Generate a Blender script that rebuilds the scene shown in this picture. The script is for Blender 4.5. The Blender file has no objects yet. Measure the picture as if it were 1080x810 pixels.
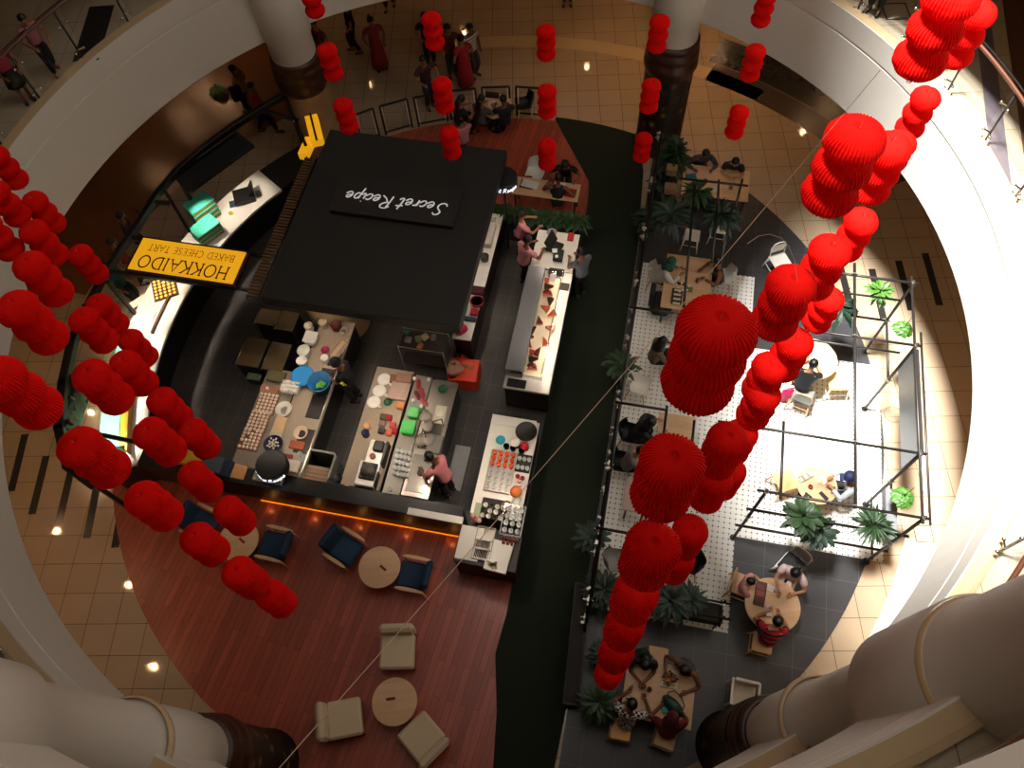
import bpy, bmesh, math, random
from math import sin, cos, pi, radians, sqrt, atan2
from mathutils import Vector, Matrix, Quaternion
random.seed(7)
SC = bpy.context.scene
COL = SC.collection
# ---------------------------------------------------------------- camera model
F, NX, NY, H = 820.0, 577.0, 840.0, 15.4
_d = Vector((NX-540, NY-405, F)).normalized()
_u = Vector((1, 0, 0)); _u = (_u - _u.dot(_d)*_d).normalized()
_v = _d.cross(_u)
_a = radians(11.3)
AX = cos(_a)*_u + sin(_a)*_v
AY = sin(_a)*_u - cos(_a)*_v
def at(px, py, z=0.0):
    r = Vector((px-540, py-405, F)); p = r*((H-z)/r.dot(_d))
    return Vector((p.dot(AX), p.dot(AY), z))
def face(p, q, z=0.0):
    a, b = at(*p, z), at(*q, z); return atan2(b.y-a.y, b.x-a.x)
CX, CY, RR = -2.62, 7.75, 8.43
def pol(t, r, z=0.0): return Vector((CX+r*cos(radians(t)), CY+r*sin(radians(t)), z))
def w(v): return Vector((v.dot(AX), v.dot(AY), -v.dot(_d)))
cam = bpy.data.cameras.new('camera'); co = bpy.data.objects.new('camera', cam); COL.objects.link(co)
cam.sensor_width = 36; cam.lens = F/1080*36; cam.clip_start = .05; cam.clip_end = 200
R_, D_, F_ = w(Vector((1,0,0))), w(Vector((0,1,0))), w(Vector((0,0,1)))
m = Matrix((R_, -D_, -F_)).transposed().to_4x4(); m.translation = (0, 0, H)
co.matrix_world = m; SC.camera = co
# ---------------------------------------------------------------- materials
def lin(c):
    if isinstance(c, str): c = [int(c[i:i+2], 16)/255 for i in (0, 2, 4)]
    return tuple((x/12.92 if x <= .04045 else ((x+.055)/1.055)**2.4) for x in c)+(1,)
MATS = {}
def nd(t, k, **kw):
    n = t.nodes.new(k)
    for a, b in kw.items(): setattr(n, a, b)
    return n
def mat(name, c, rough=.5, metal=0, var=.12, scale=9, emit=0, ec=None, trans=0, coat=0, sheen=0, bump=0):
    if name in MATS: return MATS[name]
    M = bpy.data.materials.new(name); M.use_nodes = True; t = M.node_tree
    b = t.nodes['Principled BSDF']; c = lin(c)
    b.inputs['Roughness'].default_value = rough; b.inputs['Metallic'].default_value = metal
    if coat: b.inputs['Coat Weight'].default_value = coat
    tc = nd(t, 'ShaderNodeTexCoord'); no = nd(t, 'ShaderNodeTexNoise'); no.inputs['Scale'].default_value = scale
    no.inputs['Detail'].default_value = 2
    t.links.new(tc.outputs['Object'], no.inputs['Vector'])
    mx = nd(t, 'ShaderNodeMix', data_type='RGBA')
    mx.inputs['A'].default_value = tuple(x*(1-var) for x in c[:3])+(1,)
    mx.inputs['B'].default_value = tuple(min(1, x*(1+var)) for x in c[:3])+(1,)
    t.links.new(no.outputs['Fac'], mx.inputs['Factor']); t.links.new(mx.outputs['Result'], b.inputs['Base Color'])
    if emit:
        b.inputs['Emission Color'].default_value = lin(ec) if ec else c; b.inputs['Emission Strength'].default_value = emit
    if bump:
        bp = nd(t, 'ShaderNodeBump'); bp.inputs['Strength'].default_value = bump; bp.inputs['Distance'].default_value = .01
        t.links.new(no.outputs['Fac'], bp.inputs['Height']); t.links.new(bp.outputs['Normal'], b.inputs['Normal'])
    if trans:
        out = t.nodes['Material Output']; tr = nd(t, 'ShaderNodeBsdfTransparent'); ms = nd(t, 'ShaderNodeMixShader')
        ms.inputs[0].default_value = trans; t.links.new(b.outputs[0], ms.inputs[1]); t.links.new(tr.outputs[0], ms.inputs[2])
        t.links.new(ms.outputs[0], out.inputs['Surface'])
    MATS[name] = M; return M
def tile(name, c1, c2, mortar, pitch, ms, rot=0, rough=.3, off=(0, 0), h=None, offset=0, noise=0, coat=0):
    M = bpy.data.materials.new(name); M.use_nodes = True; t = M.node_tree; b = t.nodes['Principled BSDF']
    tc = nd(t, 'ShaderNodeTexCoord'); mp = nd(t, 'ShaderNodeMapping'); br = nd(t, 'ShaderNodeTexBrick')
    mp.inputs['Rotation'].default_value = (0, 0, -rot); mp.inputs['Location'].default_value = (off[0], off[1], 0)
    br.offset = offset; br.squash = 1
    br.inputs['Color1'].default_value = lin(c1); br.inputs['Color2'].default_value = lin(c2); br.inputs['Mortar'].default_value = lin(mortar)
    br.inputs['Scale'].default_value = 1; br.inputs['Mortar Size'].default_value = ms; br.inputs['Mortar Smooth'].default_value = .1
    br.inputs['Brick Width'].default_value = pitch; br.inputs['Row Height'].default_value = h or pitch
    t.links.new(tc.outputs['Object'], mp.inputs['Vector']); t.links.new(mp.outputs[0], br.inputs['Vector'])
    src = br.outputs['Color']
    if noise:
        no = nd(t, 'ShaderNodeTexNoise'); no.inputs['Scale'].default_value = 2.2; no.inputs['Detail'].default_value = 5
        m2 = nd(t, 'ShaderNodeMapping'); m2.inputs['Scale'].default_value = (.6, 7, 1) if noise < 0 else (1, 1, 1)
        t.links.new(mp.outputs[0], m2.inputs[0]); t.links.new(m2.outputs[0], no.inputs['Vector'])
        rp = nd(t, 'ShaderNodeMapRange'); rp.inputs['To Min'].default_value = 1-abs(noise); rp.inputs['To Max'].default_value = 1+abs(noise)
        t.links.new(no.outputs['Fac'], rp.inputs['Value'])
        mm = nd(t, 'ShaderNodeMix', data_type='RGBA', blend_type='MULTIPLY'); mm.inputs['Factor'].default_value = 1
        t.links.new(src, mm.inputs['A']); t.links.new(rp.outputs[0], mm.inputs['B']); src = mm.outputs['Result']
    t.links.new(src, b.inputs['Base Color']); b.inputs['Roughness'].default_value = rough
    if coat: b.inputs['Coat Weight'].default_value = coat
    MATS[name] = M; return M
UANG = _a
m_mall = tile('mall floor tile', 'b6a085', 'b09a80', '5f5040', .6, .006, UANG, .07, noise=.06)
m_mall_up = tile('upper floor tile', 'c2b49c', 'baac94', '8d7f6a', .9, .006, UANG, .22)
m_dark = tile('charcoal floor tile', '3c3b3d', '373638', '59585a', .6, .005, 0, .38, (.12, .03), noise=.15)
m_kit = tile('kitchen floor tile', '403b38', '393533', '655a50', .3, .004, 0, .4, h=.6, noise=.15)
m_wood = tile('deck boards', 'ac523d', '8a4030', '5c2618', 1.6, .004, radians(84), .34, h=.13, offset=.4, noise=-.3)
m_grass = mat('green turf carpet', '0f1a09', .95, var=.35, scale=60, bump=.4)
m_band = mat('pale floor stone', 'c8ad88', .2, var=.04)
m_ink = mat('black floor stone', '2b2826', .25, var=.1)
m_dband = mat('brown floor stone', '4a3f38', .25, var=.1)
def dot_tile():
    M = bpy.data.materials.new('white dot tile'); M.use_nodes = True; t = M.node_tree; b = t.nodes['Principled BSDF']
    tc = nd(t, 'ShaderNodeTexCoord'); sp = nd(t, 'ShaderNodeSeparateXYZ'); t.links.new(tc.outputs['Object'], sp.inputs[0])
    P = .1105
    def mth(op, a, bb=None, c=None):
        n = nd(t, 'ShaderNodeMath', operation=op)
        for i, x in enumerate((a, bb, c)):
            if x is None: continue
            if isinstance(x, (int, float)): n.inputs[i].default_value = x
            else: t.links.new(x, n.inputs[i])
        return n.outputs[0]
    def cell(o): return mth('ABSOLUTE', mth('SUBTRACT', mth('FRACT', mth('DIVIDE', o, P)), .5))
    x, y = cell(sp.outputs[0]), cell(sp.outputs[1])      # .5 at joint lines, 0 at the tile middle
    s = mth('MULTIPLY', mth('ADD', x, y), 1)
    dot = mth('GREATER_THAN', s, .83)
    line = mth('GREATER_THAN', mth('MAXIMUM', x, y), .487)
    m1 = nd(t, 'ShaderNodeMix', data_type='RGBA'); m1.inputs['A'].default_value = lin('efede7'); m1.inputs['B'].default_value = lin('8c8a86')
    t.links.new(line, m1.inputs['Factor'])
    m2 = nd(t, 'ShaderNodeMix', data_type='RGBA'); m2.inputs['B'].default_value = lin('171717')
    t.links.new(dot, m2.inputs['Factor']); t.links.new(m1.outputs['Result'], m2.inputs['A'])
    t.links.new(m2.outputs['Result'], b.inputs['Base Color']); b.inputs['Roughness'].default_value = .35
    return M
m_dot = dot_tile()
m_white = mat('white painted plaster', 'd6d0c6', .6, var=.02, scale=1.5)
m_soff = mat('ceiling plaster', 'c9b79d', .8, var=.03)
m_shop = mat('brown shopfront wall', '5a3a28', .6, var=.3, scale=1)
m_black = mat('black painted board', '191817', .55, var=.15)
m_blackm = mat('black steel', '1d1b1a', .4, metal=.3, var=.1)
m_pipe = mat('dark grey scaffold steel', '3a3634', .42, metal=.5, var=.15)
m_clamp = mat('galvanised clamp', 'b8b0a4', .35, metal=.9, var=.2)
m_steel = mat('brushed stainless steel', 'b9aea2', .3, metal=.85, var=.12, scale=30)
m_chrome = mat('polished steel', 'cfcac2', .18, metal=1, var=.05)
m_wt = mat('white laminate', 'e4dfd6', .35, var=.02)
m_cream = mat('cream upholstery', 'd3bfa0', .85, var=.08, scale=40, bump=.2)
m_navy = mat('navy upholstery', '14304a', .85, var=.15, scale=50, bump=.2)
m_oak = mat('pale oak', 'd2a77c', .45, var=.08, scale=14)
m_oakt = tile('pale oak table top', 'd8b088', 'cfa57b', 'b98f68', .9, .0015, 0, .42, h=.16, offset=.3, noise=-.12)
m_red = mat('red lantern tissue', 'e01008', .75, var=.1, scale=20)
m_redd = mat('deep red', 'b3121c', .5)
m_dkwood = mat('dark walnut cladding', '3d2114', .35, var=.4, scale=3)
m_brwood = mat('brown handrail wood', '5a3324', .35, var=.2, scale=5)
m_yel = mat('yellow sign face', 'f0b21e', .45, var=.02, emit=.75, ec='f0a818')
m_maroon = mat('dark maroon paint', '3a0f14', .4)
m_leaf = mat('green leaf', '1d3a16', .5, var=.4, scale=12)
m_leafd = mat('deep green leaf', '142c1a', .5, var=.4, scale=12)
m_leafl = mat('light green leaf', '426e24', .5, var=.3, scale=12)
m_soil = mat('dark planter', '26211d', .8)
def glass(name, c='e9f2ee', trans=.94, rough=.05):
    return mat(name, c, rough, trans=trans, var=.01)
m_glass = glass('railing glass', '0c100e', .93)
m_glassk = glass('clear display glass', '141816', .88)
m_cupglass = glass('clear tumbler glass', 'e8ecec', .45, .08)
SKIN = [mat('skin tone one', 'a06b4a', .6, var=.06), mat('skin tone two', '7c4c33', .6, var=.06), mat('skin tone three', 'b98460', .6, var=.06)]
m_hair = mat('black hair', '0d0a09', .45, var=.3, scale=40)
def col(c, rough=.7, **k): return mat('tint '+(c if isinstance(c, str) else str(c)), c, rough, **k)
# ---------------------------------------------------------------- mesh builder
class MB:
    def __init__(s): s.v = []; s.f = []; s.m = []; s.sm = []; s.mats = []
    def mi(s, m):
        if m not in s.mats: s.mats.append(m)
        return s.mats.index(m)
    def add(s, vs, fs, m, M=None, smooth=False):
        o = len(s.v); s.v += [tuple(M @ Vector(v)) if M is not None else tuple(v) for v in vs]
        i = s.mi(m)
        for f in fs: s.f.append([x+o for x in f]); s.m.append(i); s.sm.append(smooth)
        return s
    def box(s, c, d, m, rz=0, b=.008, M=None):
        x, y, z = (k/2 for k in d); b = min(b, x*.9, y*.9, z*.9)
        T = Matrix.Translation(c) @ Matrix.Rotation(rz, 4, 'Z')
        if M is not None: T = M @ T
        vs = []; fs = []
        idx = {}
        for sx in (-1, 1):
            for sy in (-1, 1):
                for sz in (-1, 1):
                    for ax in range(3):
                        p = [sx*(x-b), sy*(y-b), sz*(z-b)]; p[ax] = (sx*x, sy*y, sz*z)[ax]
                        idx[(sx, sy, sz, ax)] = len(vs); vs.append(p)
        I = lambda sx, sy, sz, a: idx[(sx, sy, sz, a)]
        for a in range(3):
            o1, o2 = (a+1) % 3, (a+2) % 3
            for s1 in (-1, 1):
                q = []
                for k1, k2 in ((-1,-1),(1,-1),(1,1),(-1,1)):
                    sg = [0,0,0]; sg[a] = s1; sg[o1] = k1; sg[o2] = k2; q.append(I(*sg, a))
                fs.append(q if s1 > 0 else q[::-1])
            for k1 in (-1, 1):
                for k2 in (-1, 1):
                    e = []
                    for s1 in (-1, 1):
                        sg = [0,0,0]; sg[a] = s1; sg[o1] = k1; sg[o2] = k2
                        e.append((I(*sg, o1), I(*sg, o2)))
                    q = [e[0][0], e[1][0], e[1][1], e[0][1]]
                    fs.append(q if k1*k2 > 0 else q[::-1])
        for sx in (-1, 1):
            for sy in (-1, 1):
                for sz in (-1, 1):
                    q = [I(sx, sy, sz, a) for a in range(3)]
                    fs.append(q if sx*sy*sz > 0 else q[::-1])
        return s.add(vs, fs, m, T)
    def lathe(s, prof, m, c=(0,0,0), n=24, M=None, closed=False, smooth=True, mod=None, a0=0, a1=2*pi):
        full = abs(a1-a0-2*pi) < 1e-6; k = n if full else n+1; vs = []
        for i in range(k):
            t = a0+(a1-a0)*i/n
            for r, z in prof:
                rr = r*(mod(t, z) if mod else 1)
                vs.append((rr*cos(t), rr*sin(t), z))
        L = len(prof); fs = []; q = L if closed else L-1
        for i in range(n):
            i2 = (i+1) % k
            for j in range(q):
                j2 = (j+1) % L
                fs.append([i*L+j, i2*L+j, i2*L+j2, i*L+j2])
        T = Matrix.Translation(c)
        return s.add(vs, fs, m, M @ T if M is not None else T, smooth)
    def cyl(s, c, r, h, m, n=20, r2=None, M=None, smooth=False, b=.004):
        r2 = r if r2 is None else r2; b = min(b, h/3, r/3)
        return s.lathe([(0, 0), (r-b, 0), (r, b), (r2, h-b), (r2-b, h), (0, h)], m, c, n, M, smooth=smooth)
    def tube(s, pts, r, m, n=8, M=None, caps=True, closed=False, flat=1.0):
        pts = [Vector(p) for p in pts]; N = len(pts); rs = r if isinstance(r, (list, tuple)) else [r]*N
        vs = []; up = None
        for i, p in enumerate(pts):
            a = pts[(i-1) % N] if (i or closed) else pts[0]; b = pts[(i+1) % N] if (i < N-1 or closed) else pts[-1]
            t = (b-a).normalized() if (b-a).length > 1e-9 else Vector((0,0,1))
            if up is None:
                up = Vector((0,0,1)) if abs(t.z) < .9 else Vector((0,1,0))
            sd = t.cross(up)
            if sd.length < 1e-5: sd = t.orthogonal()
            sd.normalize(); up2 = sd.cross(t).normalized(); up = up2
            for k in range(n):
                an = 2*pi*k/n; vs.append(p+rs[i]*(cos(an)*sd+sin(an)*up2*flat))
        fs = []
        for i in range(N if closed else N-1):
            j = (i+1) % N
            for k in range(n): fs.append([i*n+k, i*n+(k+1) % n, j*n+(k+1) % n, j*n+k])
        if caps and not closed: fs += [list(range(n))[::-1], [(N-1)*n+k for k in range(n)]]
        return s.add(vs, fs, m, M, n > 6)
    def ball(s, c, r, m, n=14, k=9, M=None):
        r = r if isinstance(r, (tuple, list)) else (r, r, r)
        prof = [(sin(pi*i/k), -cos(pi*i/k)) for i in range(k+1)]
        T = Matrix.Translation(c) @ Matrix.Diagonal((*r, 1))
        return s.lathe(prof, m, (0,0,0), n, (M @ T) if M is not None else T)
    def prism(s, poly, z0, z1, m, M=None):
        n = len(poly)
        vs = [(x, y, z0) for x, y in poly]+[(x, y, z1) for x, y in poly]
        fs = [list(range(n))[::-1], list(range(n, 2*n))]+[[i, (i+1) % n, (i+1) % n+n, i+n] for i in range(n)]
        return s.add(vs, fs, m, M)
    def build(s, name, parent=None, loc=(0,0,0), rz=0, kind=None):
        me = bpy.data.meshes.new(name); me.from_pydata(s.v, [], s.f); me.update()
        for x in s.mats: me.materials.append(x)
        me.polygons.foreach_set('material_index', s.m); me.polygons.foreach_set('use_smooth', s.sm)
        o = bpy.data.objects.new(name, me); COL.objects.link(o)
        o.location = loc; o.rotation_euler = (0, 0, rz)
        if parent is not None: o.parent = parent
        if kind: o['kind'] = kind
        return o
def tag(o, label, cat, group=None):
    o['label'] = label; o['category'] = cat
    if group: o['group'] = group
    return o
def thing(name, label, cat, loc=(0,0,0), rz=0, group=None):
    o = bpy.data.objects.new(name, None); COL.objects.link(o); o.empty_display_size = .1
    o.location = loc; o.rotation_euler = (0, 0, rz)
    return tag(o, label, cat, group)
def dup(root, loc, rz=None, label=None, group=None, scale=None):
    r = root.copy(); COL.objects.link(r); r.location = loc
    if rz is not None: r.rotation_euler = (0, 0, rz)
    if scale: r.scale = (scale,)*3 if not isinstance(scale, tuple) else scale
    if label: r['label'] = label
    if group: r['group'] = group
    for ch in root.children:
        c = ch.copy(); COL.objects.link(c); c.parent = r
        for g in ch.children:
            e = g.copy(); COL.objects.link(e); e.parent = c
    return r
def struct(mb, name, loc=(0,0,0)): return mb.build(name, loc=loc, kind='structure')
def circ(r=RR, n=160): return [(CX+r*cos(2*pi*i/n), CY+r*sin(2*pi*i/n)) for i in range(n)]
def clip(poly, a, b, c):      # keep a*x+b*y >= c
    out = []
    for i in range(len(poly)):
        p, q = poly[i], poly[(i+1) % len(poly)]
        dp, dq = a*p[0]+b*p[1]-c, a*q[0]+b*q[1]-c
        if dp >= 0: out.append(p)
        if dp*dq < 0:
            t = dp/(dp-dq); out.append((p[0]+t*(q[0]-p[0]), p[1]+t*(q[1]-p[1])))
    return out
# ================================================================ SETTING
b = MB(); b.prism([(CX+20*cos(2*pi*i/96), CY+20*sin(2*pi*i/96)) for i in range(96)], -.2, 0, m_mall); struct(b, 'floor')
def patch(name, poly, top, m): b = MB(); b.prism(poly, 0, top, m); return struct(b, name)
pw = clip(clip(circ(), 0, -1, -4.3), -1, 0, .9)
patch('floor_deck', pw, .02, m_wood)
pt = clip(clip(clip(circ(8.3), 0, 1, 11.9), 1, 0, -7.3), -1, 0, 1.3)
pt = clip(pt, -1.98, -1.24, -1.98*-2.65-1.24*16.08)
patch('floor_back_deck', pt, .02, m_wood)
pk = clip(clip(clip(circ(7.6), 0, 1, 4.3), -1, 0, 1.22), 0, -1, -11.9)
patch('floor_kitchen', pk, .016, m_kit)
top = [(x, y) for x, y in circ() if -2.62 < x < -.1 and y > 12]
top.sort(key=lambda q: -q[0])
pg = [(-.92, -.45), (.0, -.62), (.12, 2.0), (.1, 12.0), (-.06, 14.6)]+top+[(-2.64, 16.1), (-1.4, 14.05), (-1.32, 13.3), (-1.32, 2.9), (-1.38, 2.16), (-1.15, 1.2)]
patch('floor_carpet', pg, .032, m_grass)
patch('floor_seating', clip(circ(), 1, 0, .12), .02, m_dark)
pwht = clip(clip([(.28, 5.28), (5.75, 5.28), (5.75, 9.75), (2.93, 9.75), (2.93, 11.72), (.28, 11.72)], 1, 0, 0), 1, 0, 0)
patch('floor_white_tile', pwht, .026, m_dot)
patch('floor_white_tile.001', [(.28, 3.36), (2.88, 3.36), (2.88, 5.279), (.28, 5.279)], .026, m_dot)
# dark stone strips set in the mall floor
strips = [((-12.66, 4.75), (-12.3, 3.45)), ((-11.93, 4.35), (-11.6, 3.06)), ((-11.23, 4.16), (-10.92, 2.92)), ((-10.53, 4.05), (-10.2, 2.80)), ((-9.86, 3.95), (-9.52, 2.72)),
          ((4.86, 12.6), (5.14, 11.3)), ((5.63, 12.44), (5.87, 11.06)), ((6.25, 12.79), (6.49, 11.39)), ((6.87, 13.12), (7.13, 11.65))]
for i, (p, q) in enumerate(strips):
    p, q = Vector(p), Vector(q); c = (p+q)/2; d = q-p
    b = MB(); b.box((0, 0, .003), (d.length, .16, .006), m_ink, b=.001)
    o = b.build('floor_strip', loc=(c.x, c.y, 0), rz=atan2(d.y, d.x), kind='structure')
def sector(name, r0, r1, a0, a1, top, m):
    b = MB(); n = 48
    vs = []
    for i in range(n+1):
        t = radians(a0+(a1-a0)*i/n)
        for r in (r0, r1):
            for z in (0, top): vs.append((CX+r*cos(t), CY+r*sin(t), z))
    fs = []
    for i in range(n):
        o, p = i*4, i*4+4
        fs += [[o+1, o+3, p+3, p+1], [o, o+1, p+1, p], [o+2, p+2, p+3, o+3]]
    b.add(vs, fs, m); return struct(b, name)
sector('floor_band', 11.2, 11.68, 62, 108, .004, m_band)
sector('floor_band.001', 11.95, 13.0, 40, 71, .004, m_ink)
sector('floor_band.003', 10.4, 19.5, 131, 176, .003, mat('unlit floor brown', '7a5238', .25, var=.25, scale=1))  # brown sector paints the low light of the far left floor into its colour
sector('floor_band.004', 9.0, 13, -50, -12, .003, mat('whitish floor stone', 'd9d2c4', .2, var=.04))
sector('floor_band.002', 11.2, 11.93, 40, 70, .004, m_dband)
# storeys: fascia, kerb, soffit and floor of each
for k, z0 in enumerate((3.8, 7.9, 12.0)):
    b = MB(); R = RR
    b.lathe([(R+.35, z0), (R+.03, z0), (R, z0+.03), (R, z0+1.31), (R+.03, z0+1.325), (R+.03, z0+1.345), (R, z0+1.36), (R, z0+1.8), (R+.22, z0+1.8)], m_white, (CX, CY, 0), 180, smooth=False)
    struct(b, ('wall_fascia', 'wall_fascia_upper', 'wall_fascia_top')[k])
    b = MB(); b.lathe([(R+.221, z0+1.5), (R+.221, z0+1.803), (R+.02, z0+1.803), (R+.02, z0+1.795), (R+.215, z0+1.795), (R+.215, z0+1.5)][::1], m_band, (CX, CY, 0), 180, closed=True, smooth=False); struct(b, ('trim_1', 'trim_2', 'trim_3')[k])
    b = MB(); b.lathe([(20, z0), (R+.3, z0)], m_soff, (CX, CY, 0), 96, smooth=False); struct(b, ('ceiling', 'ceiling_upper', 'ceiling_top')[k])
    b = MB(); b.lathe([(R+.2, z0+1.74), (20, z0+1.74)], m_mall_up, (CX, CY, 0), 96, smooth=False); struct(b, ('floor_gallery', 'floor_gallery_upper', 'floor_gallery_top')[k])
b = MB(); b.lathe([(20, -.2), (20, 26)], m_shop, (CX, CY, 0), 96, smooth=False); struct(b, 'wall_outer')
b = MB(); b.lathe([(RR+.05, 16.6), (RR+.05, 26)], m_white, (CX, CY, 0), 120, smooth=False); b.lathe([(RR+.05, 16.6), (20, 16.6)], m_soff, (CX, CY, 0), 96, smooth=False); struct(b, 'wall_atrium')
b = MB(); vs = []; fs = []; n = 96  # unseen roof, its off-centre oval opening shaped to limit the sunbeam
for i in range(n):
    t = 2*pi*i/n
    for z in (26, 26.3): vs += [(-.8+4.5*cos(t), CY+.7+5.6*sin(t), z), (CX+20.1*cos(t), CY+20.1*sin(t), z)]
for i in range(n):
    o, p = i*4, ((i+1) % n)*4; fs += [[o, o+1, p+1, p], [o+2, p+2, p+3, o+3], [o, p, p+2, o+2], [o+1, o+3, p+3, p+1]]
b.add(vs, fs, m_white); struct(b, 'ceiling_beam_mask')
# stone stripes on the gallery floor
for x, wd, m in ((5.52, .28, col('6d6468', .3)), (6.05, .5, col('6a4a38', .3)), (6.95, .7, col('4a3226', .3))):
    b = MB(); b.box((0, 0, .003), (wd, 6, .006), m, b=.001); b.build('floor_stripe', loc=(x+wd/2, 13.0, 5.54), kind='structure')
p_, q_ = at(92, 58, 5.54), at(106, 12, 5.54); b = MB(); b.box((0, 0, .003), (1.6, .5, .006), col('2c2a2c', .3), b=.001); b.build('floor_stripe', loc=((p_.x+q_.x)/2, (p_.y+q_.y)/2, 5.54), rz=atan2(q_.y-p_.y, q_.x-p_.x), kind='structure')
# columns
cols = [((-8.43, 13.86), 'TL'), ((.17, 15.72), 'TR'), ((3.05, 1.4), 'BR'), ((-5.05, -.5), 'BL')]
def pic_mat():
    M = bpy.data.materials.new('food picture wrap'); M.use_nodes = True; t = M.node_tree; b = t.nodes['Principled BSDF']
    tc = nd(t, 'ShaderNodeTexCoord'); vo = nd(t, 'ShaderNodeTexVoronoi'); vo.inputs['Scale'].default_value = 3.2
    t.links.new(tc.outputs['Object'], vo.inputs['Vector'])
    rp = nd(t, 'ShaderNodeValToRGB'); e = rp.color_ramp; e.elements[0].color = lin('a9773f'); e.elements[0].position = .0
    e.elements[1].color = lin('1c130f'); e.elements[1].position = .42
    n = e.elements.new(.16); n.color = lin('6e4a24'); n = e.elements.new(.26); n.color = lin('33301a')
    t.links.new(vo.outputs['Distance'], rp.inputs[0]); t.links.new(rp.outputs[0], b.inputs['Base Color']); b.inputs['Roughness'].default_value = .4
    return M
m_pic = pic_mat(); m_pic2 = mat('pale poster wrap', '9a7a58', .4, var=.5, scale=2.2)
for (x, y), nm in cols:
    b = MB(); s = .52; D = .565
    pr = [(s, 0), (s, 3.78), (D, 3.8), (D, 5.12), (D-.01, 5.13), (D, 5.14), (D, 5.36), (s, 5.4), (s, 7.88), (D, 7.9), (D, 9.24), (s, 9.5), (s, 11.98), (D, 12), (D, 13.6), (s, 13.65), (s, 16.6)]
    k = .075 if nm == 'BR' else 0
    pr = [(s-k, 2.4), (s-k, 3.8), (D-k, 3.86), (D-k, 5.36), (s-k, 5.42), (s-k, 7.86), (D+.06-k*.4, 7.95), (D+.06-k*.4, 9.28), (s, 9.5), (s, 11.98), (D, 12), (D, 13.6), (s, 13.65), (s, 16.6)]
    b.lathe(pr, m_white, n=48)
    o = b.build('column', loc=(x, y, 0), kind='structure')
    b = MB()
    for z, e in ((5.34, k), (9.34, k*.4)): b.lathe([(D-e, z-.07), (D+.03-e, z-.06), (D+.045-e, z), (D+.03-e, z+.06), (D-e, z+.07)], m_band, n=48, closed=True)
    b.build('collar', o, kind='structure')
    b = MB()
    b.lathe([(s, 3.3), (.57, 3.3), (.59, 3.26), (.59, 3.16), (.565, 3.13), (.6, 3.08), (.62, 2.92), (.59, 2.87), (.63, 2.8), (.64, 2.6), (.6, 2.5), (.58, 2.42)], m_dkwood, n=48, mod=lambda t, z: .9 if nm == 'BR' else 1)
    b.build('crown_cladding', o, kind='structure')
    b = MB(); b.lathe([(.575, 2.5), (.575, .12), (.61, .1), (.61, 0)], m_pic2 if nm == 'TL' else m_pic, n=48); b.build('picture_wrap', o, kind='structure')
# glass railing on the gallery edges
def railing(z, a0, a1, n, label):
    t = thing('glass_railing', label, 'railing')
    rr = RR+.16; hgt = .98
    b = MB(); pts = [pol(a0+(a1-a0)*i/80, rr+.05, z+hgt+.02) for i in range(81)]
    b.tube(pts, .032, m_brwood, 8); b.build('handrail', t)
    b = MB(); pts = [pol(a0+(a1-a0)*i/80, rr+.2, z+hgt-.02) for i in range(81)]
    b.tube(pts, .012, m_blackm, 6); b.build('upper_rail', t)
    for i in range(n):
        q0, q1 = a0+(a1-a0)*(i+.06)/n, a0+(a1-a0)*(i+.94)/n
        b = MB(); vs = []
        for j in range(7):
            q = q0+(q1-q0)*j/6
            for r in (rr-.006, rr+.006):
                for zz in (z+.05, z+hgt): vs.append(pol(q, r, zz))
        fs = []
        for j in range(6):
            o, p = j*4, j*4+4
            fs += [[o, o+1, p+1, p], [o+2, p+2, p+3, o+3], [o+1, o+3, p+3, p+1], [o, p, p+2, o+2]]
        fs += [[0, 2, 3, 1], [24, 25, 27, 26]]
        b.add(vs, fs, m_glass); b.build('glass_panel', t)
    for i in range(n+1):
        q = a0+(a1-a0)*i/n; p = pol(q, rr+.06, z)
        b = MB(); b.tube([p, p+Vector((0, 0, hgt))], .02, m_pipe, 8); po = b.build('post', t)
        er = Vector((cos(radians(q)), sin(radians(q)), 0)); et = Vector((-er.y, er.x, 0))
        for zz in (.16, .72):
            b = MB()
            for sg in (-1, 1):
                b.tube([p+Vector((0, 0, zz)), p+Vector((0, 0, zz))-er*.06+et*.1*sg], .014, m_chrome, 6)
                b.ball(p+Vector((0, 0, zz))-er*.062+et*.1*sg, .028, m_chrome, 8, 5)
            b.build('clamp', po)
    return t
railing(5.6, -60, 62, 15, 'glass railing with steel clamps around the sunlit right side of the gallery')
railing(5.6, 72, 128, 7, 'glass railing along the gallery between the two far columns')
railing(5.6, 138, 248, 14, 'glass railing with brown handrail where two people lean, upper left gallery')
railing(9.7, -41.5, -8, 4, 'glass railing of the second gallery beside the near right column')
railing(9.7, 257, 309.6, 7, 'glass railing of the second gallery below the camera between the near columns')
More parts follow.
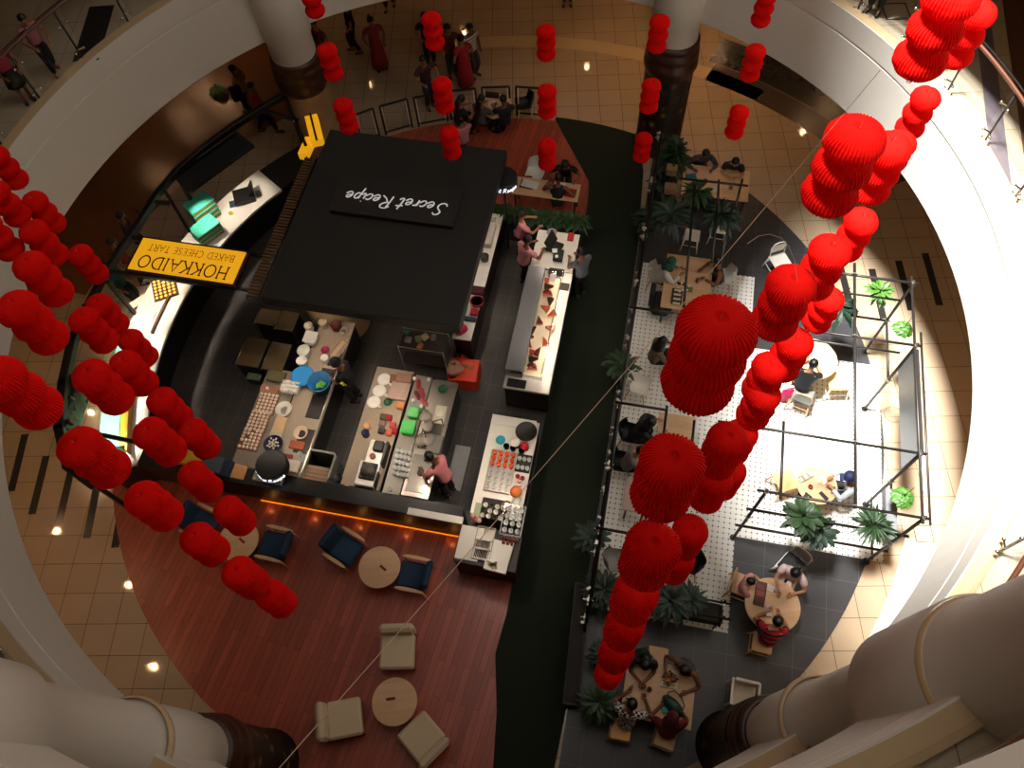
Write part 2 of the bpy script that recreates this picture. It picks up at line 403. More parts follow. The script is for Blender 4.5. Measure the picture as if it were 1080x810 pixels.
# ================================================================ LANTERNS
def lantern_mat():
    M = bpy.data.materials.new('red honeycomb tissue'); M.use_nodes = True; t = M.node_tree; b = t.nodes['Principled BSDF']
    tc = nd(t, 'ShaderNodeTexCoord'); no = nd(t, 'ShaderNodeTexNoise'); no.inputs['Scale'].default_value = 14
    t.links.new(tc.outputs['Object'], no.inputs['Vector'])
    rp = nd(t, 'ShaderNodeValToRGB'); rp.color_ramp.elements[0].color = lin('ea0c05'); rp.color_ramp.elements[1].color = lin('ff150b')
    t.links.new(no.outputs['Fac'], rp.inputs[0]); t.links.new(rp.outputs[0], b.inputs['Base Color'])
    b.inputs['Roughness'].default_value = .8; b.inputs['Specular IOR Level'].default_value = .15
    tr = nd(t, 'ShaderNodeBsdfTranslucent'); t.links.new(rp.outputs[0], tr.inputs[0])
    ms = nd(t, 'ShaderNodeMixShader'); ms.inputs[0].default_value = .28
    t.links.new(b.outputs[0], ms.inputs[1]); t.links.new(tr.outputs[0], ms.inputs[2])
    t.links.new(ms.outputs[0], t.nodes['Material Output'].inputs['Surface']); return M
m_lan = lantern_mat()
LD = .384; SP = .245
def lantern_mesh():
    b = MB(); R = LD/2; n = 132; K = 18; prof = [(.006, .1)]
    for i in range(K+1):
        a = pi/2*.93-pi*.93*i/K
        r = R*cos(a)**.72*(1+.005*(1 if i % 2 else -1)); z = .122*sin(a)
        prof.append((max(r, .012), z))
    prof.append((.006, -.1))
    L = len(prof); vs = []; fs = []
    for i in range(n):
        t = 2*pi*i/n
        for j, (r, z) in enumerate(prof):
            ph = 3 if (j % 4) < 2 else 3          # three steps to a pleat
            c = (i % 3 == 0)
            k = 1-.085*(1 if c else 0)*(1 if 1 < j < L-2 else .3)
            k *= 1+.012*sin(7*t+j)+.01*sin(3*t+1.3)
            vs.append((r*k*cos(t), r*k*sin(t), z))
    for i in range(n):
        for j in range(L-1): fs.append([i*L+j, ((i+1) % n)*L+j, ((i+1) % n)*L+j+1, i*L+j+1])
    b.add(vs, fs, m_lan); return b
m_cord = mat('thin nylon line', 'c9a68c', .6)
def make_string():
    t = thing('lantern_string', '', 'lantern')
    for i in range(3):
        if i == 0: o = lantern_mesh().build('lantern', t); me = o.data
        else: o = bpy.data.objects.new('lantern', me); COL.objects.link(o); o.parent = t
        o.location = (0, 0, -SP*i); o.rotation_euler = (0, 0, .7*i)
    b = MB(); b.tube([(0, 0, -2*SP-.06), (0, 0, .15)], .001, m_cord, 5)
    b.build('cord', t)
    b = MB()
    for k in range(7):
        an = k*.9; b.tube([(0, 0, -2*SP-.08), (.012*cos(an), .012*sin(an), -2*SP-.13), (.016*cos(an), .016*sin(an), -2*SP-.21)], .003, m_redd, 4)
    b.build('tassel', t)
    return t
LS = [
(37,213,26,'topmost string of the left swarm, before the plain pale fascia'),
(36,245,29,'second string down in front of the left fascia, under the topmost one'),
(33,281,36,'larger third string down in front of the left fascia edge'),
(19,326,43,'large string hanging over the left fascia, fourth from its top'),
(85,269,25,'small string beside the black ring beam left of the yellow tart sign'),
(105,322,27,'small string hanging before the black ring beam just below the tart sign'),
(89,338,31,'string touching the ring beam, left of a smaller one below the tart sign'),
(138,359,26,'string over the white tart counter, nearest to the tart tray'),
(132,384,32,'string over the tart counter, lower left of the one nearest the tray'),
(97,397,39,'string hanging over the turquoise display end of the tart counter'),
(85,472,46,'big string at the lower left where the ring beam meets the black strips'),
(152,526,39,'string over the upper left corner of the wooden deck'),
(159,457,36,'string over the white end of the tart counter'),
(171,423,31,'string between the tart counter and the dark kitchen floor'),
(203,455,30,'string hanging over the dark kitchen floor left of the egg trays'),
(204,501,31,'string in front of the yellow boxes on the dark front wall'),
(208,568,35,'string over the navy armchair half hidden at the left round table'),
(241,538,31,'string over the top edge of the left round table'),
(252,604,35,'string below the left round table, over the deck'),
(285,627,32,'lowest right string of the left swarm, over bare deck boards'),
(-4,165,26,'string cut by the left picture edge over the gallery kerb'),
(-4,203,28,'string cut by the left picture edge, below the one over the kerb'),
(-14,238,30,'string cut by the left picture edge, third down'),
(1,400,52,'very large string cut by the left picture edge over the pale floor'),
(325,-14,21,'string in front of the far left column at the top picture edge'),
(345,54,21,'string beside the wooden crown of the far left column'),
(362,112,21,'string over the top left corner of the black kiosk roof'),
(455,21,21,'topmost string in front of the walkers at the far side'),
(466,90,21,'string over the barrier left of the far cafe table'),
(474,141,20,'string over the top edge of the black kiosk roof, right half'),
(576,34,20,'topmost string over bare far floor left of the picture column'),
(577,97,20,'string over the upper tip of the green carpet'),
(577,154,19,'string over the table with the white shell chair'),
(696,24,21,'string in front of the white shaft of the far right column'),
(687,91,20,'string in front of the food pictures on the far right column'),
(679,147,18,'string at the foot of the picture column above the tall plant'),
(809,-4,21,'string at the top picture edge before the far right fascia'),
(797,55,21,'string in front of the dark floor band right of the picture column'),
(780,119,20,'string over the pale floor above the table with two diners'),
(1003,-2,58,'big topmost string of the right swarm cut by the top edge'),
(1030,15,38,'sunlit string behind the big topmost string on the right'),
(976,104,30,'small bright sunlit string against the white glaring fascia'),
(901,148,62,'big string in front of the dark band, upper right swarm'),
(938,158,44,'string just behind the big one in front of the dark band'),
(948,152,34,'sunlit string furthest back behind the big one at the dark band'),
(908,234,34,'sunlit string over the far floor, below the big one'),
(875,266,43,'string above the hanging broad leaf plant'),
(874,316,31,'sunlit string beside the hanging broad leaf plant'),
(834,302,51,'large string over the dark seating floor, upper side'),
(838,362,38,'string above the man in the black shirt'),
(755,350,84,'largest string of all, crossed by the pale cable'),
(812,388,37,'string behind the right edge of the largest one'),
(708,490,68,'second largest string, over the white dotted tiles'),
(767,465,43,'string between the two largest ones and the black grid rack'),
(782,458,34,'string peeping out behind, left of the black grid rack'),
(753,507,38,'string low between the two largest ones, left of the black grid rack'),
(770,497,33,'lowest string left of the black grid rack'),
(805,417,36,'string above the black grid rack, left of the magenta bag'),
(688,577,58,'third large string, at the lower white tiles'),
(728,560,37,'string behind the right side of the third large one'),
(716,590,33,'lower string behind the third large one, beside a black chair'),
(671,625,47,'string below the third large one, over the planters'),
(660,658,41,'string second from the end of the row going down to the long table'),
(651,686,36,'last but one string above the corner of the long table'),
(643,708,29,'end string of the row, over the leafy planter by the long table'),
]
ls0 = make_string()
for i, (x, y, wd, lb) in enumerate(LS):
    z = H-.371/wd*(Vector((x-540, y-405, F)).dot(_d))
    p = at(x, y, z)
    o = ls0 if i == 0 else dup(ls0, p, i*1.37)
    o.location = p; o.rotation_euler = (0, 0, i*1.37)
    o['label'] = 'red lanterns, '+lb; o['group'] = 'red lantern strings'
# the wires the strings hang from, and the pale cable across the hall
def wire(name, pts, r, label, m=m_cord):
    b = MB(); b.tube(pts, r, m, 6); o = b.build(name); return tag(o, label, 'cable')
p0, p1, p2 = at(280, 826, 10.5), at(600, 450, 12.6), at(915, 85, 13.2)
pts = []
A, B_ = at(255, 855, 13.2), at(930, 72, 13.2)
for i in range(25):
    k = i/24; p = A.lerp(B_, k); p.z -= .05*sin(pi*k); pts.append(p)
wire('cable', pts, .0014, 'thin pale cable stretched slantwise across the whole hall')
q = [at(765, 288, 12.2), at(789, 258, 12.9), at(806, 247, 12.9), at(822, 250, 12.9), at(834, 268, 12.9), at(842, 300, 12.9)]
wire('cable', [at(788, 257, 13.19), *[at(x, y, 13.1) for x, y in ((800, 249), (812, 247), (824, 251), (832, 260), (838, 275), (841, 296))]], .001, 'short loose wire curling off the pale cable above the seating')
# ================================================================ KIOSK
# --- lettering drawn as strokes
def arc(cx, cy, rx, ry, a0, a1, n=14): return [(cx+rx*cos(radians(a0+(a1-a0)*i/n)), cy+ry*sin(radians(a0+(a1-a0)*i/n))) for i in range(n+1)]
GL = {
 'H': (.82, [[(.1,0),(.1,1)], [(.72,0),(.72,1)], [(.1,.52),(.72,.52)]], [(.1,0),(.1,1),(.72,0),(.72,1)]),
 'O': (.98, [arc(.48,.5,.42,.5,0,360,26)], []),
 'K': (.8, [[(.1,0),(.1,1)], [(.68,1),(.1,.42)], [(.3,.62),(.72,0)]], [(.1,0),(.1,1),(.68,1),(.72,0)]),
 'A': (.86, [[(.05,0),(.42,1),(.8,0)], [(.19,.36),(.66,.36)]], [(.05,0),(.8,0)]),
 'I': (.34, [[(.17,0),(.17,1)]], [(.17,0),(.17,1)]),
 'D': (.9, [[(.1,0),(.1,1),(.3,1)]+arc(.3,.5,.5,.5,90,-90,16)+[(.1,0)]], [(.1,0),(.1,1)]),
 'B': (.72, [[(.1,0),(.1,1),(.35,1)]+arc(.35,.76,.24,.24,90,-90)+[(.1,.52),(.38,.52)]+arc(.38,.26,.28,.26,90,-90)+[(.1,0)]], [(.1,0),(.1,1)]),
 'E': (.66, [[(.58,1),(.1,1),(.1,0),(.6,0)], [(.1,.52),(.5,.52)]], []),
 'C': (.84, [arc(.46,.5,.4,.5,48,312,20)], []),
 'S': (.62, [arc(.31,.75,.22,.24,40,270,12)+arc(.31,.26,.24,.26,90,-140,14)], []),
 'T': (.76, [[(.04,1),(.72,1)], [(.38,1),(.38,0)]], [(.38,0)]),
 'R': (.76, [[(.1,0),(.1,1),(.36,1)]+arc(.36,.75,.25,.25,90,-90)+[(.1,.5)], [(.36,.5),(.7,0)]], [(.1,0),(.1,1),(.7,0)]),
 ' ': (.42, [], []),
}
def lettering(b, s, h, x0, y0, z, m, r, serif=True, gap=.12):
    x = x0; sr = .13*h
    for ch in s:
        wd, st, se = GL[ch]
        for pl in st: b.tube([(x+px*h, y0+py*h, z) for px, py in pl], r, m, 5, flat=.35)
        if serif:
            for px, py in se: b.tube([(x+px*h-sr*.9, y0+py*h, z), (x+px*h+sr*.9, y0+py*h, z)], r*.75, m, 5, flat=.35)
        x += (wd+gap)*h
    return x-gap*h
def width(s, h, gap=.12): return sum((GL[c][0]+gap)*h for c in s)-gap*h
def smooth(pts, n=5):
    P = [pts[0]]+list(pts)+[pts[-1]]; out = []
    for i in range(1, len(P)-2):
        for k in range(n):
            t = k/n; o = []
            for a in (0, 1):
                p0, p1, p2, p3 = P[i-1][a], P[i][a], P[i+1][a], P[i+2][a]
                o.append(.5*(2*p1+(p2-p0)*t+(2*p0-5*p1+4*p2-p3)*t*t+(3*p1-p0-3*p2+p3)*t**3))
            out.append(tuple(o))
    return out+[pts[-1]]
SG = {
 'S': (.72, [[(.62,.86),(.5,1),(.3,.95),(.22,.76),(.36,.58),(.5,.4),(.46,.14),(.24,.02),(.04,.1),(.02,.22)]]),
 'e': (.44, [[(.06,.24),(.26,.27),(.36,.4),(.28,.5),(.14,.44),(.06,.24),(.14,.04),(.3,.02),(.46,.18)]]),
 'c': (.4, [[(.36,.42),(.26,.5),(.12,.42),(.05,.22),(.13,.04),(.28,.03),(.43,.2)]]),
 'r': (.38, [[(.04,.1),(.12,.5),(.1,.02)], [(.11,.3),(.22,.47),(.36,.46)]]),
 't': (.36, [[(.2,.95),(.13,.4),(.12,.08),(.22,.02),(.36,.16)], [(-.02,.62),(.4,.68)]]),
 'R': (.76, [[(.16,.94),(.1,.5),(.08,0)], [(.0,.82),(.2,1),(.48,.98),(.56,.78),(.4,.58),(.16,.52)], [(.24,.54),(.42,.24),(.72,0)]]),
 'i': (.24, [[(.06,.46),(.06,.1),(.14,.02),(.26,.16)], [(.1,.68),(.13,.72)]]),
 'p': (.46, [[(.08,.5),(.06,.1),(.02,-.4)], [(.07,.3),(.2,.5),(.36,.44),(.36,.18),(.22,.03),(.08,.12)]]),
 ' ': (.3, []),
}
def script(b, s, h, x0, y0, z, m, r, place=None, sl=.22):
    x = x0
    for ch in s:
        wd, st = SG[ch]
        for pl in st:
            q = [(x+(px+sl*py)*h, y0+py*h) for px, py in smooth(pl)]
            b.tube([place(*p) if place else (p[0], p[1], z) for p in q], r, m, 5, flat=.5)
        x += (wd+.05)*h
    return x
def swidth(s, h): return sum((SG[c][0]+.05)*h for c in s)
m_lit = mat('lit white lettering', 'ffffff', .5, emit=1.4, ec='eef2ff', var=0)
m_letter = mat('white lettering', 'eae8e4', .5, var=.02, emit=.25, ec='ffffff')
# --- roof of the kiosk with its sign
k = thing('kiosk_roof', 'flat matt black roof of the kiosk with raised sign panel', 'roof', (-5.0, 9.65, 0))
b = MB(); b.box((0, 0, 2.87), (4.0, 4.55, .26), m_black, b=.015); b.build('roof_panel', k)
for x in (-1.1, 1.1):
    for y in (-.7, 2.1):
        b = MB(); b.box((x, y, 1.37), (.1, .1, 2.74), m_blackm); b.build('post', k)
sg = MB(); sg.box((.05, .44, 3.06), (2.62, .95, .1), mat('charcoal sign board', '1f1d1c', .5, var=.05), b=.006); so = sg.build('sign_board', k)
b = MB(); tw = swidth('Secret Recipe', .34)
b2 = MB(); script(b2, 'Secret Recipe', .36, 0, 0, 0, m_letter, .019)
xs = [v[0] for v in b2.v]; wd = max(xs)-min(xs); f = 2.18/wd
Mx = Matrix.Translation((.05, .40, 3.12)) @ Matrix.Rotation(pi, 4, 'Z') @ Matrix.Diagonal((f, f*.95, 1, 1)) @ Matrix.Translation((-(min(xs)+max(xs))/2, -.13, 0))
b2.v = [tuple(Mx @ Vector(v)) for v in b2.v]; o = b2.build('lettering', so); 
# booth under the roof
t = thing('booth', 'dark booth with beige rounded end standing under the black kiosk roof', 'booth', (-5.6, 10.2, 0))
b = MB(); b.box((.1, .3, 1.3), (2.2, 2.7, 2.6), m_black); b.build('body', t)
q = at(362, 338, 0); b = MB(); b.cyl((q.x+5.6, q.y-10.2, 0), .66, 2.6, mat('beige laminate', 'b89c74', .5), 40, smooth=True); b.build('rounded_end', t)
# --- front wall of the bar with its glowing foot
fw = thing('front_counter', 'long dark front wall of the bar facing the wooden deck', 'counter', (-5.8, 4.32, 0))
m_bar = mat('very dark brown panel', '20130f', .5, var=.25)
b = MB(); b.box((0, .08, .55), (6.7, .26, 1.0), m_bar); b.box((0, .06, 1.06), (6.74, .34, .04), mat('black capping', '161210', .4)); b.build('panel', fw)
b = MB(); b.box((0, -.085, .06), (4.3, .02, .03), mat('amber light strip', 'e89a30', .5, emit=1.1, ec='ff8a1c', var=0), b=.004)
o = b.build('light_strip', fw); o.location.x = 1.1
b = MB(); b.box((2.86, -.05, 1.09), (1.1, .14, .03), m_wt); b.build('white_capping', fw)
# --- rectangular worktops
def counter(name, label, x0, x1, y0, y1, z, top, body, lip=.02, kick=.08):
    t = thing(name, label, 'counter', ((x0+x1)/2, (y0+y1)/2, 0)); sx, sy = x1-x0, y1-y0
    b = MB(); b.box((0, 0, (z-.04+kick)/2), (sx-lip*2, sy-lip*2, z-.04-kick), body); b.build('body', t)
    b = MB(); b.box((0, 0, z-.02), (sx, sy, .04), top, b=.006); b.build('worktop', t)
    b = MB(); b.box((0, 0, kick/2), (sx-.1, sy-.1, kick), m_blackm); b.build('plinth', t)
    return t
m_stone = mat('worn beige stone', 'a08f7c', .4, var=.15, scale=20)
cA = counter('prep_counter', 'steel prep counter holding the egg trays, left in the kitchen', -7.35, -6.62, 4.62, 6.9, .9, m_steel, m_blackm)
cA2 = counter('prep_counter', 'beige prep counter with bowls beside the egg tray counter', -6.60, -5.82, 4.62, 8.35, .88, m_stone, m_blackm)
b = MB()
for y in (-1.1, -.3, .35): b.box((.19, y, .895), (.34, .55, .02), m_bar, b=.004)
b.build('basin', cA2)
b = MB(); b.box((.375, -.2, .93), (.03, 3.2, .07), m_steel); b.build('steel_edge', cA2)
cB = counter('worktop_island', 'beige island worktop with white plates in the middle of the kitchen', -5.02, -4.2, 4.62, 7.35, .9, m_stone, m_blackm)
cM = counter('worktop_island', 'grey speckled worktop strip between the plates and the sink', -4.14, -3.78, 4.6, 7.3, .9, mat('speckled stone', '8d857b', .45, var=.3, scale=120), m_blackm)
sk = counter('sink_unit', 'stainless sink unit where the person in pink works', -3.76, -3.2, 4.62, 7.25, .9, m_steel, m_blackm)
b = MB()
b.box((0, -.82, .905), (.44, .8, .012), m_chrome, b=.004); b.build('drainer', sk)
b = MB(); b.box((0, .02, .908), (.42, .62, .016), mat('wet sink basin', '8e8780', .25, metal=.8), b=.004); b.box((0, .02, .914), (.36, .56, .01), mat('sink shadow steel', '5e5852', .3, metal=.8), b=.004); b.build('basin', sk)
b = MB(); b.cyl((0, -.8, .91), .075, .012, m_blackm, 20); b.build('drain', sk)
b = MB(); b.tube([(.2, .3, .9), (.2, .3, 1.2), (.15, .25, 1.26), (.05, .2, 1.24), (.03, .19, 1.18)], .014, m_chrome, 8); b.build('tap', sk)
cC = counter('bar_counter', 'white bar counter crowded with glasses beside the green carpet', -2.32, -1.33, 4.5, 6.62, .95, m_wt, m_bar)
b = MB(); b.box((-.02, .94, 1.06), (.92, .2, .03), m_wt); b.build('shelf', cC)
cD = counter('service_stand', 'white topped dark stand at the corner of the bar and the carpet', -2.42, -1.22, 3.5, 4.22, 1.0, m_bar, m_bar)
b = MB(); b.box((-.36, .02, 1.03), (.44, .66, .05), m_wt); b.build('white_board', cD)
bc = counter('back_counter', 'narrow cream back counter along the right side of the black roof', -3.58, -3.16, 8.3, 11.85, .95, m_wt, m_bar)
# --- cake counter
ck = thing('cake_case', 'white cake display case with glass lid showing slices of cake', 'display case', (-1.75, 7.3, 0))
b = MB(); b.box((0, 1.55, .5), (.94, 3.06, .84), m_bar); b.box((0, 1.55, .04), (.86, 2.95, .08), m_blackm); b.build('base', ck)
b = MB(); b.box((0, 1.55, .95), (.98, 3.12, .07), m_wt); b.build('deck', ck)
b = MB(); b.box((-.31, 1.6, 1.13), (.36, 2.66, .3), m_steel, b=.01); b.build('rear_housing', ck)
b = MB(); b.box((-.3, 1.6, 1.292), (.38, 2.7, .02), mat('grey metal lid', '8a8b8f', .35, metal=.4, var=.05)); b.build('lid', ck)
b = MB(); b.box((.07, 1.6, 1.0), (.40, 2.56, .03), mat('lit cream shelf', 'f4e7c8', .5, emit=.12, ec='ffe2b0')); b.build('shelf', ck)
b = MB(); b.box((.07, 1.6, 1.29), (.42, 2.66, .012), m_glassk, b=.002); b.build('top_glass', ck)
b = MB(); b.box((.285, 1.6, 1.14), (.012, 2.66, .3), m_glassk, b=.002); b.box((.07, .275, 1.14), (.42, .012, .3), m_glassk, b=.002); b.box((.07, 2.925, 1.14), (.42, .012, .3), m_glassk, b=.002); b.build('side_glass', ck)
b = MB()
for (x, y) in ((.285, .275), (.285, 2.925), (-.12, .275)): b.box((x, y, 1.14), (.02, .02, .3), m_chrome)
b.box((.285, 1.6, 1.3), (.02, 2.66, .02), m_chrome); b.build('glass_frame', ck)
b = MB(); b.box((-.22, .12, .99), (.4, .2, .03), m_blackm); b.build('tray_recess', ck)
def slice_mb(c1, c2, c3):
    b = MB(); P = [(0, 0), (.2, -.075), (.21, 0), (.2, .075)]
    for i, c in enumerate((c1, c2, c1, c3)): b.prism(P, .022*i, .022*i+.0215, c)
    b.ball((.13, 0, .095), .016, c3, 8, 5)
    return b
cakes = [('pink and cream', 'd88a7a', 'f4dcc0', 'c75a48'), ('brown chocolate', '4a2016', '7a3a26', '2e120c'), ('orange glazed', 'e07a40', 'f2cf9a', 'c8502c'), ('dark red', '8a2218', 'ead0b8', '6a1410')]
pl = MB(); pl.cyl((0, 0, 0), .1, .01, m_wt, 20, .11)
for i in range(9):
    for j in range(2):
        nm, a_, b_, c_ = cakes[(i*2+j*3+i//3) % 4]
        y = 7.3+.45+i*.27+.03*j; x = -1.75+(-.02 if j == 0 else .17)
        o = slice_mb(col(a_), col(b_), col(c_)).build('cake_slice', loc=(x-.04, y, 1.016), rz=(.5+i*.9+j*2) % 6.28)
        where = ['nearest the front end', 'second from the front end', 'third from the front end', 'fourth from the front end', 'in the middle', 'fourth from the till end', 'third from the till end', 'second from the till end', 'nearest the till'][i]
        tag(o, f'{nm} cake slice in the glass case, {"inner" if j == 0 else "outer"} row, {where}', 'cake', 'cake slices in the display case')
rg = counter('till_counter', 'white till counter beyond the cake case where the staff in pink stand', -2.25, -1.27, 10.42, 11.5, 1.02, m_wt, m_bar)
# --- tart counter: an arc of white worktop
def arcpoly(b, r0, r1, a0, a1, z0, z1, m, n=40):
    vs = []
    for i in range(n+1):
        q = a0+(a1-a0)*i/n
        for r in (r0, r1):
            p = pol(q, r)
            for z in (z0, z1): vs.append((p.x, p.y, z))
    fs = [[0, 1, 3, 2], [n*4, n*4+2, n*4+3, n*4+1]]
    for i in range(n):
        o, p = i*4, i*4+4
        fs += [[o+1, o+3, p+3, p+1], [o, p, p+2, o+2], [o, o+1, p+1, p], [o+2, p+2, p+3, o+3]]
    b.add(vs, fs, m); return b
tb = thing('tart_counter', 'curved white tart counter with lit glass display under the yellow sign', 'counter')
b = arcpoly(MB(), 7.35, 8.1, 139, 208, .06, .93, m_blackm); b.build('body', tb)
b = arcpoly(MB(), 7.25, 8.2, 147, 208, .93, .99, m_wt); b.build('worktop', tb)
b = arcpoly(MB(), 7.3, 8.2, 138, 147, .9, .96, m_black); b.build('black_worktop', tb)
b = arcpoly(MB(), 7.72, 8.12, 186, 205, .995, 1.2, mat('turquoise display liner', '7fd8c0', .4, emit=.15, ec='7fe8c8')); b.build('display', tb)
b = arcpoly(MB(), 7.6, 7.72, 186, 205, .995, 1.18, col('8a9a20', .4)); b.build('green_trim', tb)
b = arcpoly(MB(), 7.56, 7.6, 186, 206, .995, 1.2, col('c08a3a', .3, metal=.6)); b.build('brass_trim', tb)
b = arcpoly(MB(), 7.7, 8.15, 176, 186, .995, 1.01, mat('bright lit steel', 'e2ddd2', .25, metal=.3)); b.build('steel_well', tb)
b = arcpoly(MB(), 7.55, 7.6, 176.5, 184, .995, 1.06, m_brwood); b.build('door_rail', tb)
b = arcpoly(MB(), 8.16, 8.175, 173, 206, .99, 1.24, m_glassk); b.build('front_glass', tb)
# tarts in the tray
p = at(174, 304, 1.0); trz = radians(-58)
t = thing('tart_tray', 'brown tray of yellow tarts on the white counter by the sign', 'tray', (p.x, p.y, .99), trz)
b = MB(); b.box((0, 0, .012), (.62, .56, .02), m_brwood); b.box((-.305, 0, .03), (.02, .56, .04), m_brwood); b.box((.305, 0, .03), (.02, .56, .04), m_brwood); b.build('base', t)
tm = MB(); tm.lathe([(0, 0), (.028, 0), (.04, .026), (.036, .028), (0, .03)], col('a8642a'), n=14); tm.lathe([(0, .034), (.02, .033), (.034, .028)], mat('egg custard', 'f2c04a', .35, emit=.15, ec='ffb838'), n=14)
first = None
for i in range(6):
    for j in range(5):
        x, y = -.24+i*.096, -.2+j*.1
        q = Matrix.Rotation(trz, 4, 'Z') @ Vector((x, y, 0))
        l = (p.x+q.x, p.y+q.y, 1.013)
        if first is None: first = tm.build('tart', loc=l); o = first
        else: o = first.copy(); COL.objects.link(o); o.location = l
        tag(o, 'small yellow custard tart lying in the brown tray on the white counter', 'tart', 'tarts in the brown tray')
# paper sheets by the tray, boxes, till on the tart counter
def block(name, label, cat, px, py, z0, d, c, rz=0, group=None, b=.012, m=None):
    p = at(px, py, z0+d[2]); mb = MB(); mb.box((0, 0, d[2]/2), d, m or col(c), b=b)
    return tag(mb.build(name, loc=(p.x, p.y, z0), rz=rz), label, cat, group)
def sheet(label, px, py, z, pts, c, name='paper_sheet', cat='paper'):
    p = at(px, py, z); mb = MB(); n = len(pts)
    mb.prism(pts, 0, .006, col(c)); return tag(mb.build(name, loc=(p.x, p.y, z)), label, cat)
sheet('crumpled white paper hanging over the outer edge of the tart counter', 146, 318, 1.0, [(-.25, -.18), (-.1, -.28), (.2, .1), (.3, .22), (.02, .2)], 'd9cfbc')
sheet('white baking paper beside the tart tray', 167, 322, 1.0, [(-.2, -.1), (.15, -.2), (.3, .1), (.05, .2), (-.22, .15)], 'e9e2d4')
def boxes(px, py, z0, rows, label):
    p = at(px, py, z0); rz = radians(-32)
    for k, (dx, dy, h, nl) in enumerate(rows):
        q = Matrix.Rotation(rz, 4, 'Z') @ Vector((dx, dy, 0))
        for j in range(nl):
            t = thing('cake_carton', f'{["left tall","right lower"][k]} stack of turquoise cartons on the tart counter, {["bottom","middle","upper","top"][j if j < nl-1 else 3]} carton', 'carton', (p.x+q.x, p.y+q.y, z0+j*h), rz, 'turquoise cartons on the tart counter')
            b = MB(); b.box((0, 0, h*.42), (.4, .62, h*.82), col('a88c3a', .6), b=.006); b.build('tray', t)
            b = MB(); b.box((0, 0, h*.8), (.42, .64, h*.4), col('4fd0b4', .5), b=.012); b.build('lid', t)
boxes(220, 238, .99, [(-.24, .12, .14, 4), (.26, -.16, .12, 3)], '')
t = thing('till', 'black till with screen on the white end of the tart counter', 'till', (*at(258, 208, 1.0).xy, .99), radians(-60))
b = MB(); b.box((0, 0, .05), (.46, .5, .1), m_blackm); b.build('base', t)
b = MB(); b.box((-.02, .05, .3), (.3, .04, .26), m_black, M=Matrix.Rotation(radians(-35), 4, 'X')); b.build('screen', t)
b = MB(); b.box((.12, -.32, .02), (.2, .14, .03), col('27405a')); b.build('keypad', t)
block('card_reader', 'grey card reader right of the black till', 'card reader', 272, 203, .99, (.12, .16, .07), '5b5a56', .6)
block('receipt_pad', 'small white pad by the black till', 'pad', 265, 211, .99, (.1, .08, .02), 'e8e2d8', .4)
block('receipt_pad', 'beige pad above the small white pad by the till', 'pad', 263, 200, .99, (.12, .1, .03), 'a3967c', .2)
block('flower_ornament', 'yellow paper ornament on the white counter beside the turquoise cartons', 'ornament', 243, 224, .99, (.1, .12, .05), 'd2b24a', .9, b=.03)
# --- ring frame with signs
fr = thing('ring_gantry', 'curved black overhead frame ringing the tart counter on posts', 'frame')
path = [at(x, y, 2.4) for x, y in ((300, 100), (272, 117), (245, 134), (215, 156), (185, 182), (166, 205), (147, 235), (128, 262), (110, 290), (92, 325), (77, 360), (67, 405), (63, 452), (72, 492), (96, 510))]
def beam(b, p, q, wd, hh, m):
    p, q = Vector(p), Vector(q); d = q-p; L = d.length
    rz = atan2(d.y, d.x)
    b.box(((p.x+q.x)/2, (p.y+q.y)/2, (p.z+q.z)/2), (L+wd*.6, wd, hh), m, rz)
b = MB()
for i in range(len(path)-1): beam(b, path[i], path[i+1], .12 if i < 9 else .17, .16, m_blackm)
b.build('ring_beam', fr)
for s, e in (((300, 100), (322, 152)), ((172, 198), (199, 243)), ((138, 250), (152, 252)), ((112, 286), (137, 289)), ((262, 267), (282, 271)), ((252, 304), (279, 310)), ((157, 212), (178, 214)), ((275, 115), (315, 128)), ((104, 458), (142, 466)), ((150, 252), (262, 267)), ((137, 289), (250, 304)), ((97, 390), (122, 408))):
    b = MB(); beam(b, at(*s, 2.38), at(*e, 2.38), .07, .1, m_blackm); b.build('cross_beam', fr)
for px, py in ((301, 101), (185, 183), (109, 292), (64, 455), (97, 509)):
    q = at(px, py, 2.4); b = MB(); b.box((q.x, q.y, 1.16), (.08, .08, 2.32), m_blackm); b.build('post', fr)
for px, py in ((147, 225), (121, 271), (115, 299), (74, 420), (73, 445), (80, 398)):
    q = at(px, py, 2.3); b = MB(); b.cyl((q.x, q.y, 2.2), .045, .16, m_blackm, 12); b.tube([(q.x, q.y, 2.36), (q.x-.1, q.y, 2.4)], .015, m_blackm, 6); b.build('lamp_head', fr)
q0, q1 = at(185, 186, 2.4), at(255, 136, 2.4)
t = thing('hanging_board', 'long plain black sign panel hung from the far left of the ring frame', 'sign', ((q0.x+q1.x)/2+.1, (q0.y+q1.y)/2-.1, 0), atan2(q1.y-q0.y, q1.x-q0.x))
b = MB(); b.box((0, 0, 2.2), (1.85, .62, .1), mat('matt black sign board', '0b0c0d', .9, var=.05)); b.build('board', t); b = MB(); b.box((0, .26, 2.28), (1.75, .04, .16), m_blackm); b.build('bracket', t)
# green screens hanging under the lower left of the ring
t = thing('display_screen', 'dark green panel hung under the lower left of the ring frame', 'screen', (*at(77, 425, 2.0).xy, 0), radians(97))
b = MB(); b.box((0, 0, 1.95), (1.15, .2, .5), col('1c3a30', .25)); b.build('panel', t); b = MB(); b.box((0, 0, 2.23), (1.2, .05, .08), m_blackm); b.build('bracket', t)
